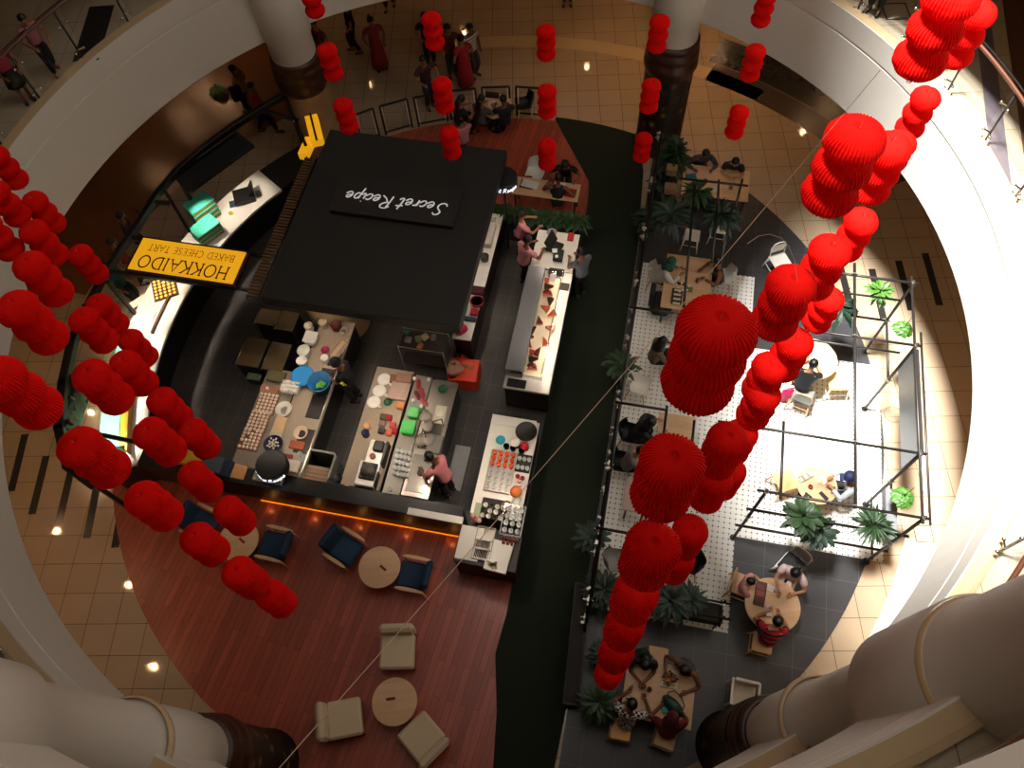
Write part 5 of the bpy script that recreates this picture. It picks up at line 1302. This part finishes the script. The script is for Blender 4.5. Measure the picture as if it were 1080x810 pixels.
for s in ((-.22, 0, .02, .46), (.22, 0, .02, .46), (0, -.22, .46, .02), (0, .22, .46, .02)): b.box((s[0], s[1], .003), (s[2], s[3], .006), m_ink, b=.001)
p = at(945, 12, 5.54); b.build('floor_hatch', loc=(p.x, p.y, 5.54), rz=.2, kind='structure')
# ---------------------------------------------------------------- left pipe frame along the carpet
lf = thing('scaffold_rig', 'long black scaffold pipe frame with clamps along the carpet edge', 'frame')
XL = .2
ys = [2.9, 4.1, 5.3, 6.5, 8.6, 10.4, 11.9, 13.2]
for y in ys:
    b = MB(); pipe(b, (XL, y, .03), (XL, y, 2.66), .03, m_blackm); po = b.build('post', lf)
    b = MB(); clampmb(b, (XL-.04, y, 2.6), .06); b.build('clamp', po); b = MB(); clampmb(b, (XL-.04, y, 1.2), .05); b.build('clamp', po)
def lbar(p, q, r=.026):
    b = MB(); pipe(b, p, q, r, m_blackm); b.build('pipe', lf)
for z in (2.62, 1.25, .45): lbar((XL, 2.8, z), (XL, 13.4, z), .03)
lbar((XL-.1, 6.5, 2.66), (1.05, 6.5, 2.66)); lbar((1.04, 4.9, 2.62), (1.04, 6.6, 2.62)); lbar((1.55, 5.6, 2.62), (1.55, 6.4, 2.62))
for y in (4.1, 8.6): lbar((XL-.1, y, 2.66), (1.1, y, 2.66))
A = at(733, 196, 2.62); B_ = at(721, 324, 2.62); lbar((A.x, A.y, 2.62), (B_.x, B_.y, 2.62))
for s, e in (((716, 188), (789, 196)), ((758, 190), (757, 216)), ((783, 189), (776, 218)), ((757, 213), (751, 278)), ((772, 220), (760, 278)), ((690, 234), (725, 239))):
    lbar(at(*s, 2.5), at(*e, 2.5), .026)
for i in range(24):
    y = 2.95+i*.45; b = MB(); b.box((XL-.05, y, (.45, 1.25, 2.62)[i % 3]), (.09, .06, .09), m_clamp, i*.7, b=.01); b.build('clamp', lf)
t = thing('pipe_planter', 'dark planter of pipes and fittings standing on the white tiles', 'planter', (*at(715, 636, .9).xy, .02))
b = MB(); b.box((0, 0, .55), (1.7, .34, .3), m_soil); b.build('trough', t)
for x in (-.8, .8):
    for y in (-.14, .14): b = MB(); pipe(b, (x, y, 0), (x, y, 1.1), .022, m_blackm); b.build('leg', t)
b = MB()
for y in (-.14, .14): pipe(b, (-.85, y, .95), (.95, y, .95), .022, m_blackm)
pipe(b, (.8, -.25, .7), (.8, .25, .7), .022, m_blackm); clampmb(b, (.8, .1, .95), .05); clampmb(b, (.2, .14, .95), .045); b.build('rail', t)
t = thing('planter_box', 'grey narrow kerb planter at the bend of the carpet edge', 'planter', (.12, 2.3, 0), .06)
b = MB(); b.box((0, .3, .2), (.3, 2.2, .4), col('2d2c2c', .6)); b.build('trough', t); b = MB(); b.box((0, .3, .41), (.24, 2.1, .02), m_soil); b.build('soil', t)
# ---------------------------------------------------------------- barrier of panels at the far side
bf = None
def barrier(p, q, label):
    a, c = at(*p, 1.0), at(*q, 1.0); d = c-a; L = Vector((d.x, d.y)).length
    t = thing('barrier_panel', label, 'barrier', ((a.x+c.x)/2, (a.y+c.y)/2, 0), atan2(d.y, d.x), 'barrier panels at the far side')
    for s in (-1, 1):
        b = MB(); b.box((s*L/2, 0, .5), (.045, .045, 1.0), m_blackm); po = b.build('post', t)
        b = MB(); b.box((s*(L/2-.05), 0, .5), (.025, .03, .96), m_wt); b.build('edge_strip', po)
    b = MB(); b.box((0, 0, .99), (L, .05, .05), m_blackm); b.build('top_rail', t)
    b = MB(); b.box((0, 0, .1), (L, .04, .04), m_blackm); b.build('bottom_rail', t)
    b = MB(); b.box((0, 0, .53), (L-.14, .012, .82), m_glass, b=.002); b.build('pane', t)
for i, (p, q) in enumerate((((374, 121), (393, 114)), ((400, 112), (429, 104)), ((436, 103), (468, 97)), ((472, 96), (501, 93)), ((508, 92), (537, 91)), ((544, 91), (572, 93)))):
    barrier(p, q, f'black framed barrier panel at the far side, {["first","second","third","fourth","fifth","sixth"][i]} from the left')
# ================================================================ PEOPLE
PENDING = []
def ik(S, T, l1, l2, pole):
    d = T-S; L = d.length
    if L > (l1+l2)*.985: T = S+d*((l1+l2)*.985/L); d = T-S; L = d.length
    n = d/L; a = (l1*l1-l2*l2+L*L)/(2*L); h = sqrt(max(0, l1*l1-a*a)); pv = pole-n*pole.dot(n)
    if pv.length < 1e-4: pv = Vector((0, 0, 1))-n*n.z
    return S+n*a+pv.normalized()*h, T
def skin_obj(name, verts, edges, radii, m, parent, sub=1, extra=None):
    me = bpy.data.meshes.new(name); me.from_pydata([tuple(v) for v in verts], edges, []); o = bpy.data.objects.new(name, me); COL.objects.link(o)
    o.parent = parent; md = o.modifiers.new('skin', 'SKIN'); md.use_smooth_shade = True; md.branch_smoothing = .6
    for i, r in enumerate(radii):
        sv = me.skin_vertices[0].data[i]; sv.radius = r if isinstance(r, tuple) else (r, r); sv.use_root = (i == 0)
    s = o.modifiers.new('sub', 'SUBSURF'); s.levels = sub; s.render_levels = sub
    PENDING.append((o, m, extra)); return o
def person(label, loc, rz, top='30303a', bottom='1c1c22', pose='stand', skin=0, sleeve='short', hands=None, lean=0., hair='short', skirt=None, shoes='1a1614', hat=None, scale=1., step=.0, turn=0., headdown=.25, legs=None, hairc=None, extra=None, tilt=0., name='person', group=None, shoulder=1.0):
    t = thing(name, label, 'person', loc, rz, group); t.scale = (scale,)*3       # faces +y
    sit = pose == 'sit'; hz = .54 if sit else .91
    P = Vector((0, 0, hz)); tv = Vector((sin(tilt)*.6, sin(lean), cos(lean))).normalized(); fw = Vector((0, cos(lean), -sin(lean)))
    sp = P+tv*.17; ch = P+tv*.34; nb = P+tv*.475; nk = P+tv*.535
    hd = (tv+Vector((0, headdown, .3))).normalized(); h0 = nk+hd*.075+Vector((0, .015, 0)); h1 = nk+hd*.175+Vector((0, .01, 0)); h2 = nk+hd*.215
    fwd = Vector((sin(turn), cos(turn), 0)); fwd = (fwd-hd*fwd.dot(hd)).normalized()
    V = [P, sp, ch, nb, nk, h0, h1, h2]; E = [(0,1),(1,2),(2,3),(3,4),(4,5),(5,6),(6,7)]
    R = [(.125,.09), (.105,.075), (.125,.085), (.07,.065), .05, .075, .088, .06]
    ends = {}
    if hands is None: hands = [(-.23, .1, hz-.02), (.23, .1, hz-.02)] if not sit else [(-.16, .38, .8), (.16, .38, .8)]
    for s, key in ((-1, 'L'), (1, 'R')):
        S = ch+tv*.085+Vector((s*.19*shoulder, 0, 0)); T = Vector(hands[0 if s < 0 else 1])
        el, T = ik(S, T, .28, .25, Vector((s*.55, -.5, -.35)))
        hdv = ((T-el).normalized()*.8+Vector((0, .2, -.1))).normalized(); pm = T+hdv*.07
        i = len(V); V += [S, el, T, pm]; E += [(2, i), (i, i+1), (i+1, i+2), (i+2, i+3)]; R += [.06, .042, .028, (.034, .022)]
        ends[key] = (S, el, T, pm, hdv)
        hip = P+Vector((s*.085, 0, -.04))
        if legs: kn, an = Vector(legs[0 if s < 0 else 1][0]), Vector(legs[0 if s < 0 else 1][1])
        elif sit: kn, an = Vector((s*.12, .42, .52)), Vector((s*.12, .40+.08*s*(1 if skin else -1), .08))
        else:
            an = Vector((s*.09, step*s, .08)); kn, an = ik(hip, an, .42, .41, Vector((0, 1, 0)))
        toe = an+Vector((s*.02, .13, -.045)); i = len(V)
        V += [hip, kn, an, toe]; E += [(0, i), (i, i+1), (i+1, i+2), (i+2, i+3)]; R += [.088, .06, .04, .03]
        ends['leg'+key] = (hip, kn, an, toe)
    sk = SKIN[skin]
    x = MB()
    for key, s in (('L', -1), ('R', 1)):
        S, el, T, pm, hv = ends[key]; up = Vector((0, 0, 1)); side = hv.cross(up)
        if side.length < .05: side = Vector((1, 0, 0))
        side.normalize(); nrm = side.cross(hv).normalized(); curl = -.35
        for f, ln in enumerate((.072, .08, .076, .06)):
            o = pm+side*((f-1.5)*.0165)-hv*.005; a = o+hv*ln*.5+nrm*ln*curl*.12; c = o+hv*ln*.88+nrm*ln*curl*.55; e = o+hv*ln*1.0+nrm*ln*curl*.95
            x.tube([o, a, c, e], [.0088, .0085, .0075, .005], sk, 6)
        o = pm-hv*.045-side*s*.026; x.tube([o, o+hv*.03-side*s*.022, o+hv*.062-side*s*.02+nrm*-.01], [.011, .0095, .006], sk, 6)
    fc = h0*.45+h1*.55; sd = fwd.cross(hd).normalized()
    x.tube([fc+fwd*.075+hd*.022, fc+fwd*.098-hd*.012, fc+fwd*.085-hd*.024], [.009, .014, .008], sk, 6)
    for s in (-1, 1):
        x.ball(fc+sd*s*.086+hd*.0, (.014, .022, .03), sk, 8, 5)
        x.ball(fc+fwd*.076+sd*s*.03+hd*.028, (.013, .013, .009), col('e8e2da'), 8, 5); x.ball(fc+fwd*.086+sd*s*.03+hd*.028, .006, m_hair, 6, 4)
        x.tube([fc+fwd*.082+sd*s*.015+hd*.046, fc+fwd*.078+sd*s*.044+hd*.045], .004, m_hair, 4)
    x.tube([fc+fwd*.08-sd*.024-hd*.045, fc+fwd*.089-hd*.043, fc+fwd*.08+sd*.024-hd*.045], .006, col('8a3a34'), 5)
    skin_obj('body', V, E, R, sk, t, 1, x)
    tc = top if not isinstance(top, str) else col(top, .8)
    # shirt
    v = [P-tv*.07, P+tv*.06, sp, ch, nb-tv*.03]; e = [(0,1),(1,2),(2,3),(3,4)]; r = [(.19,.155), (.185,.15), (.17,.135), (.19,.15), (.125,.11)]
    for key in 'LR':
        S, el, T, pm, hv = ends[key]; i = len(v)
        if sleeve == 'none': v += [S+ (S-ch)*.05]; e += [(3, i)]; r += [.07]
        elif sleeve == 'short': v += [S, S.lerp(el, .62)]; e += [(3, i), (i, i+1)]; r += [.088, .07]
        else: v += [S, el, el.lerp(T, .93)]; e += [(3, i), (i, i+1), (i+1, i+2)]; r += [.088, .066, .048]
    skin_obj('shirt', v, e, r, tc, t)
    bc = col(bottom, .85) if isinstance(bottom, str) else bottom
    if skirt:
        b = MB(); L = ends['legL'], ends['legR']
        if sit: b.tube([P+Vector((0, 0, .08)), P+Vector((0, .12, .02)), Vector((0, .4, .52)), Vector((0, .46, .3))], [.17, .2, .2, .2], bc, 14)
        else: b.lathe([(.13, hz+.1), (.17, hz-.02), (.2, hz-skirt*.5), (.235, hz-skirt), (.225, hz-skirt), (.15, hz-.02)], bc, n=24, mod=lambda a, z: 1+.05*sin(9*a))
        b.build('skirt', t)
    else:
        v = [P+tv*.04, P]; e = [(0, 1)]; r = [(.17, .13), (.175, .14)]
        for key in ('legL', 'legR'):
            hip, kn, an, toe = ends[key]; i = len(v); v += [hip, kn, kn.lerp(an, .93)]; e += [(1, i), (i, i+1), (i+1, i+2)]; r += [.112, .084, .064]
        skin_obj('trousers', v, e, r, bc, t)
    for key in ('legL', 'legR'):
        hip, kn, an, toe = ends[key]; b = MB(); f = (toe-an); f.z = 0; f.normalize(); base = an+Vector((0, 0, -.075))
        b.tube([base-f*.05+Vector((0, 0, .035)), base+f*.03+Vector((0, 0, .04)), base+f*.12+Vector((0, 0, .03)), base+f*.18+Vector((0, 0, .02))], [.036, .045, .045, .028], col(shoes, .5), 10, flat=.7)
        b.build('shoe', t)
    # hair: a cap over the skull, longer lengths down the back
    b = MB(); hc = hairc or m_hair; cen = nk+hd*.165+Vector((0, .005, 0))-fwd*.012
    M = Matrix((sd, fwd, hd)).transposed().to_4x4(); M.translation = cen
    n = 20; K = 9; vs = []; fs = []
    for i in range(n):
        a = 2*pi*i/n; back = -sin(a)
        lim = (1.75+.55*back) if hair == 'short' else (1.95+.6*back)
        lim = min(lim, 2.6)
        for j in range(K+1):
            q = lim*j/K; rr = 1+.025*sin(5*a+j)+.02*sin(11*a)
            vs.append((.098*rr*sin(q)*cos(a), .106*rr*sin(q)*sin(a), .105*rr*cos(q)))
    for i in range(n):
        for j in range(K): fs.append([i*(K+1)+j, ((i+1) % n)*(K+1)+j, ((i+1) % n)*(K+1)+j+1, i*(K+1)+j+1])
    b.add(vs, fs, hc, M, True)
    if hair == 'long':
        q0 = cen-fwd*.05; b.tube([q0, q0-fwd*.05-hd*.1, ch+tv*.1-fw*.12, sp+tv*.08-fw*.14], [.08, .085, .08, .03], hc, 12, flat=.55)
    elif hair == 'bun': b.ball(cen-fwd*.11+hd*.02, .045, hc, 12, 8)
    elif hair == 'scarf': b.tube([cen-hd*.02, nk-hd*.0, nb-tv*.03], [.112, .11, .15], hc, 16)
    b.build('hair' if hair != 'scarf' else 'headscarf', t)
    if hat:
        b = MB(); b.lathe([(.118, -.01), (.116, .05), (.09, .1), (.04, .125), (0, .128)], col(hat, .7), n=24, M=M); 
        b.box((0, .13, .0), (.15, .13, .014), col(hat, .7), b=.005, M=M); b.build('cap', t)
    return t
def standing(label, px, py, look, z=0, **k):        # px,py: the feet
    p = at(px, py, z); q = at(*look, z); return person(label, (p.x, p.y, z+.003), atan2(q.y-p.y, q.x-p.x)-pi/2, **k)
def seated(label, px, py, look, zf=.02, zs=.55, **k):  # px,py: the hips
    p = at(px, py, zs+zf); q = at(*look, zs+zf); return person(label, (p.x, p.y, zf), atan2(q.y-p.y, q.x-p.x)-pi/2, pose='sit', **k)
def stripes(name, c1, c2, s, axis=2):
    M = bpy.data.materials.new(name); M.use_nodes = True; t = M.node_tree; b = t.nodes['Principled BSDF']
    tc = nd(t, 'ShaderNodeTexCoord'); wv = nd(t, 'ShaderNodeTexWave'); wv.inputs['Scale'].default_value = s; wv.bands_direction = 'XYZ'[axis]
    t.links.new(tc.outputs['Object'], wv.inputs['Vector']); rp = nd(t, 'ShaderNodeValToRGB'); rp.color_ramp.interpolation = 'CONSTANT'
    rp.color_ramp.elements[0].color = lin(c1); rp.color_ramp.elements[1].color = lin(c2); rp.color_ramp.elements[1].position = .5
    t.links.new(wv.outputs['Fac'], rp.inputs[0]); t.links.new(rp.outputs[0], b.inputs['Base Color']); b.inputs['Roughness'].default_value = .85; return M
def checks(name, c1, c2, s):
    M = bpy.data.materials.new(name); M.use_nodes = True; t = M.node_tree; b = t.nodes['Principled BSDF']
    tc = nd(t, 'ShaderNodeTexCoord'); ck = nd(t, 'ShaderNodeTexChecker'); ck.inputs['Scale'].default_value = s
    ck.inputs['Color1'].default_value = lin(c1); ck.inputs['Color2'].default_value = lin(c2)
    t.links.new(tc.outputs['Object'], ck.inputs['Vector']); t.links.new(ck.outputs[0], b.inputs['Base Color']); b.inputs['Roughness'].default_value = .85; return M
# --- gallery, upper left
standing('person in pink top and dark trousers leaning at the gallery railing, one foot forward', 60, 76, (100, 110), 5.54, scale=.76, top='b8747c', bottom='15161c', hair='short', lean=.2, hands=[(-.2, .38, 1.0), (.2, .38, 1.0)], shoes='a02a1c', step=.2)
standing('person with long black hair, pink top and dark skirt at the gallery railing', 31, 106, (70, 145), 5.54, scale=.76, top='b83a4c', bottom='2a2d2c', hair='long', lean=.25, skirt=.4, hands=[(-.2, .36, 1.0), (.2, .36, 1.0)], skin=1)
standing('person in black trousers seen from the knees down at the far right gallery', 921, 12, (900, 40), 5.54, top='3a3634', bottom='17171b')
# --- far walkers
standing('person with black backpack and tan shirt walking on the dim left floor', 267, 122, (210, 118), top='8a6a44', bottom='1a1614', skin=1, step=.15)
bp = at(252, 98, 1.2); t = thing('backpack', 'black backpack worn by the walker on the dim left floor', 'backpack', (at(258, 114, .5).x+.05, at(258, 114, .5).y-.15, .95), .5)
b = MB(); b.box((0, 0, .22), (.32, .2, .44), col('0d0f14', .8), b=.07); b.build('body', t); b = MB(); b.box((0, -.12, .14), (.24, .08, .22), col('12151c', .8), b=.03); b.build('pocket', t)
standing('person in red shirt walking past behind the black ring beam', 284, 140, (330, 130), top='9c1c1c', bottom='141214', step=.25, skin=1)
standing('person in a long red dress with shadow on the far floor', 402, 72, (440, 140), top='8c1f28', bottom='8c1f28', skirt=.8, hair='bun', skin=1)
standing('person all in black left of the one in the long red dress', 377, 55, (330, 60), top='141416', bottom='101014', step=.12)
standing('person with dark hair half hidden behind the lanterns at the far left column', 346, 75, (300, 120), top='6a3230', bottom='141416')
standing('person in dark maroon top standing at the far barrier', 454, 113, (480, 140), top='421a20', bottom='2a2c34', hands=[(-.3, .2, 1.0), (.25, .3, 1.1)])
standing('person in black behind the topmost lantern string at the far side', 455, 68, (470, 140), top='141414', bottom='141418')
standing('person in patterned maroon top right of the topmost lantern string', 478, 80, (500, 140), top='6e2c2c', bottom='4a4644', hair='long')
standing('person in a bright red dress near the far barrier', 492, 92, (460, 60), top='a81a26', bottom='a01a24', skirt=.75, hair='bun')
standing('person in white striped shirt beside the one in the red dress', 500, 80, (560, 120), top=stripes('white striped cloth', 'd8d0cc', '8a8280', 4), bottom='3a3432', skin=1)
standing('person cut by the top picture edge above the walkers, in dark red', 412, 8, (400, 60), top='4a1c1c', bottom='1a1416', step=.14)
standing('person cut by the top picture edge right of the centre, dark shoes', 598, 5, (600, 60), top='2a2624', bottom='141214')
# --- far table and table beyond the hedge
seated('person with black hair and grey top seated left of the octagonal table', 507, 128, (521, 112), top='4a4642', bottom='1a1a1c', hair='long', lean=.15)
seated('person in black vest with white collar seated right of the octagonal table', 533, 128, (525, 108), top='17181c', bottom='14161a', skin=1, lean=.1)
b = MB(); b.box((0, 0, .06), (.3, .03, .12), m_wt, .0, b=.01)
seated('dark dressed person seated by the barrier left of the octagonal table', 484, 128, (512, 112), top='1a1416', bottom='151316', hair='long', lean=.2)
seated('person with pink top partly hidden by the roof edge and a lantern', 489, 148, (470, 120), top='c07c88', bottom='2a2228', hair='short')
seated('person bent forward with big black hair at the far side of the table with papers', 596, 181, (594, 204), top='121214', bottom='101014', hair='long', lean=.5, skin=1, hands=[(-.28, .5, .8), (.3, .5, .8)])
seated('person in black at the near side of the papers table, arm on the red folder', 588, 213, (590, 190), top='0f0f12', bottom='0d0d10', lean=.3, skin=1, sleeve='none', hands=[(-.25, .4, .8), (.42, .18, .75)])
# --- staff
standing('staff member in pink shirt and black trousers at the till, back to the kitchen', 553, 300, (600, 262), top='c88488', bottom='141214', hair='short', skin=1, lean=.2, hands=[(-.15, .45, 1.1), (.2, .42, 1.1)])
standing('second staff member in pink, behind the first at the hedge', 549, 272, (600, 250), top='c07a86', bottom='161214', hair='long', lean=.1, hands=[(-.18, .42, 1.1), (.18, .42, 1.1)])
standing('man in grey shirt waiting on the green carpet at the till', 612, 312, (580, 268), top='5c626c', bottom='15151a', hair='short', skin=1, lean=.1, hands=[(-.12, .36, 1.1), (.14, .36, 1.1)])
standing('staff member in black with cap cutting something yellow near the blue bucket', 379, 421, (335, 412), .016, top='0f1013', bottom='0f1013', hair='short', hat='0d0e11', skin=1, lean=.2, hands=[(-.1, .38, .98), (.14, .36, .98)], sleeve='short')
food('yellow lime pieces in the hands of the staff member in black', 363, 405, .98, 7, .07, ['c8c83c', 'dcd850', 'a8b030'])
standing('staff member in pink shirt washing up at the steel sink', 476, 520, (440, 494), .016, top='bf7276', bottom='0f0e10', hair='bun', skin=1, lean=.5, hands=[(-.2, .46, .98), (.1, .5, .98)])
standing('person with black hair behind the tart counter, left of the yellow sign', 158, 272, (190, 262), top='2a1c1a', bottom='15151a', skin=1)
standing('person in red behind the tart counter under the ring beam', 150, 298, (190, 285), top='8a2a22', bottom='16161a')
standing('person in teal and black outside the tart counter below the sign corner', 146, 322, (185, 320), top='1f4a48', bottom='15181a', skin=1)
# --- diners on the right
seated('lady in green headscarf and pale top at the table on the white tiles', 697, 293, (725, 296), top='c8c6c0', bottom='1a1a1e', hair='scarf', hairc=col('12523a', .8), lean=.2, hands=[(-.12, .42, .86), (.1, .4, .86)], sleeve='long')
seated('person in dark brown top on the right of the table on the white tiles', 758, 293, (730, 297), top='3a201c', bottom='1c1614', skin=1, lean=.2, sleeve='none')
t = thing('jacket', 'black jacket draped over a seat left of the long table', 'jacket', (*at(699, 313, .6).xy, .02), 0)
b = MB(); b.box((0, 0, .3), (.5, .46, .56), col('17171a', .8), b=.12); b.build('body', t); b = MB(); b.box((-.24, .06, .52), (.1, .4, .5), col('17171a', .8), b=.04); b.build('hood', t)
seated('person in leopard print top on the white tiles left of the largest lantern', 689, 377, (725, 372), top=mat('leopard print', '6a5a48', .8, var=.7, scale=45), bottom='0e0e10', hair='scarf', hairc=m_hair, skin=1, lean=.15)
seated('hooded diner in black reaching over the table beside the second largest lantern', 668, 460, (705, 455), top='1c1c20', bottom='16161a', hair='scarf', hairc=m_hair, lean=.45, sleeve='long', hands=[(-.2, .5, .82), (.15, .55, .82)], skin=2)
seated('diner in grey top below the hooded one', 660, 490, (700, 484), top='77757a', bottom='141416', hair='short', lean=.35, skin=2)
seated('person in grey jacket at the far right table beside the tall plant', 738, 172, (742, 192), top='3a3a40', bottom='26262c', hair='short', lean=.4, sleeve='long', skin=1, hands=[(-.2, .45, .8), (.25, .4, .8)])
seated('person with black hair resting arms on the far right table', 772, 178, (768, 204), top='17171a', bottom='1c1c20', hair='short', lean=.5, hands=[(-.1, .5, .8), (.1, .5, .8)], skin=2)
seated('man in black shirt at the sunlit round table', 846, 407, (854, 380), top='1d1e24', bottom='23242c', hair='short', lean=.25, skin=2, hands=[(-.15, .42, .86), (.12, .42, .86)])
seated('man in navy cap and pale grey hoodie at the small round table', 897, 517, (862, 513), top='b4b9bf', bottom='2a2a30', hair='short', hat='1a2450', lean=.3, sleeve='long', skin=2, hands=[(-.12, .44, .82), (.14, .42, .82)])
t = bpy.data.objects['person']
seated('woman in pale pink top with black hair at the group table', 834, 605, (814, 636), top='d8bcbc', bottom='e0c8c4', hair='bun', lean=.25, skin=2, hands=[(-.2, .4, .8), (.05, .5, .8)])
seated('man in red and black striped shirt with jeans at the group table', 809, 675, (814, 640), top=stripes('red and black striped cloth', 'b01c30', '2a0c16', 2.6, 2), bottom='4a6a8c', hair='short', lean=.3, skin=2, hands=[(-.14, .42, .86), (.1, .42, .86)])
seated('child in pink seated at the left of the group table', 785, 619, (815, 628), top='c98a88', bottom='8a5a54', hair='short', scale=.82, skin=2)
seated('person with black hair, hands folded, far left of the large table', 677, 691, (676, 724), top='1c1a1c', bottom='202024', hair='long', lean=.35, skin=1, hands=[(-.03, .48, .8), (.05, .48, .8)])
seated('person in grey top at the far right of the large table', 724, 702, (708, 724), top='4c4a4c', bottom='23232a', hair='short', lean=.3, skin=1, hands=[(-.25, .4, .8), (.25, .35, .8)], sleeve='none')
seated('person in black and white checkered top at the near left of the large table', 660, 762, (666, 730), top=checks('checkered cloth', 'dcd8d4', '1a1a1c', 22), bottom='1a1a1e', hair='short', lean=.35, skin=1, hands=[(-.1, .45, .8), (.25, .4, .8)])
seated('person in maroon patterned top at the near right of the large table', 704, 772, (704, 740), top=mat('maroon patterned cloth', '6e1424', .8, var=.5, scale=25), bottom='1c1216', hair='scarf', hairc=col('5c1020', .8), lean=.25, skin=1)
# ---------------------------------------------------------------- turn skinned skeletons into meshes
bpy.context.view_layer.update()
dg = bpy.context.evaluated_depsgraph_get()
for o, m, x in PENDING:
    me = bpy.data.meshes.new_from_object(o.evaluated_get(dg), depsgraph=dg)
    old = o.data; o.modifiers.clear(); o.data = me; me.name = o.name; me.materials.clear(); me.materials.append(m)
    if x:
        bm = bmesh.new(); bm.from_mesh(me); nv = len(bm.verts)
        for mm in x.mats:
            if mm.name not in [q.name for q in me.materials]: me.materials.append(mm)
        names = [q.name for q in me.materials]; idx = [names.index(mm.name) for mm in x.mats]
        vs = [bm.verts.new(v) for v in x.v]
        for f, mi, sm in zip(x.f, x.m, x.sm):
            fc = bm.faces.new([vs[i] for i in f]); fc.material_index = idx[mi]; fc.smooth = True
        bm.to_mesh(me); bm.free()
    me.polygons.foreach_set('use_smooth', [True]*len(me.polygons))
# ================================================================ LIGHT
W = bpy.data.worlds.new('world'); SC.world = W; W.use_nodes = True
bg = W.node_tree.nodes['Background']; bg.inputs[0].default_value = (1, .965, .92, 1); bg.inputs[1].default_value = 2.15
def lamp(kind, name, loc, energy, c, size=.1, rot=None, spot=None, blend=.6):
    l = bpy.data.lights.new(name, kind); l.energy = energy; l.color = c
    o = bpy.data.objects.new(name, l); COL.objects.link(o); o.location = loc
    if kind == 'SPOT': l.spot_size = radians(spot or 110); l.spot_blend = blend; l.shadow_soft_size = size
    elif kind == 'POINT': l.shadow_soft_size = size
    elif kind == 'AREA': l.size = size
    if rot: o.rotation_euler = rot
    return o
s = lamp('SUN', 'sun', (0, 0, 40), 23, (1, .98, .94)); s.data.angle = radians(9)
sd = Vector((.35, .0, -1)).normalized(); s.rotation_euler = sd.to_track_quat('-Z', 'Y').to_euler()
WARM = (1, .55, .26)
for px, py in ((136, 617), (162, 703), (96, 435), (201, 131), (240, 113), (218, 100), (490, 35), (757, 62), (876, 113), (60, 560)):
    g = at(px, py)*(1+3.74/H); lamp('SPOT', 'downlight', (g.x, g.y, 3.74), 55, WARM, .05, spot=130)
for k in range(11):
    q = 62+k*4.5 if k < 6 else -40+(k-6)*12; p = pol(q, 10.9, 3.74); lamp('SPOT', 'downlight', p, 45, WARM, .05, spot=130)
for k in range(12):
    q = k*30; p = pol(q, 15, 3.74); lamp('SPOT', 'downlight', p, 34, WARM, .06, spot=140)
for k in range(16):
    q = k*22.5; p = pol(q, 11.5, 7.84); lamp('SPOT', 'downlight', p, 4, WARM, .06, spot=140)
for k in range(12):
    q = k*30; p = pol(q, 11.5, 11.94); lamp('SPOT', 'downlight', p, 4, WARM, .06, spot=140)
KW = (1, .84, .66)
for q in (170, 178, 186, 194, 202): p = pol(q, 7.9, 2.25); lamp('SPOT', 'counter_lamp', p, 190, KW, .05, spot=70)
for x, y, e in ((-6.6, 5.6, 40), (-6.4, 7.2, 30), (-4.6, 5.6, 40), (-4.5, 7.0, 30), (-3.5, 5.4, 34), (-1.85, 5.3, 45), (-1.8, 3.9, 16), (-3.4, 9.2, 18), (-3.4, 11.0, 18), (-1.8, 11.1, 30), (-1.6, 8.9, 22)):
    lamp('SPOT', 'kitchen_lamp', (x, y, 2.65), e*1.8, KW, .06, spot=100)
for i in range(5): lamp('POINT', 'case_lamp', (-1.45, 7.6+i*.62, 1.24), 5, KW, .02)
for q in (153, 161): p = pol(q, 7.7, 2.1); lamp('SPOT', 'counter_lamp', p, 60, KW, .05, spot=80)
lamp('SPOT', 'counter_lamp', (-6.2, 7.9, 2.6), 30, KW, .05, spot=110)
for i in range(5): lamp('POINT', 'strip_lamp', (-6.6+i*.98, 4.08, .12), .5, (1, .5, .12), .03)
VS = SC.view_settings; VS.view_transform = 'Standard'; VS.look = 'None'; VS.exposure = -0.17; VS.gamma = 1; VS.use_curve_mapping = False
SC.cycles.use_denoising = True; SC.cycles.max_bounces = 7; SC.cycles.diffuse_bounces = 4; SC.cycles.transparent_max_bounces = 10; SC.cycles.sample_clamp_indirect = 6
SC.cycles.caustics_reflective = False; SC.cycles.caustics_refractive = False
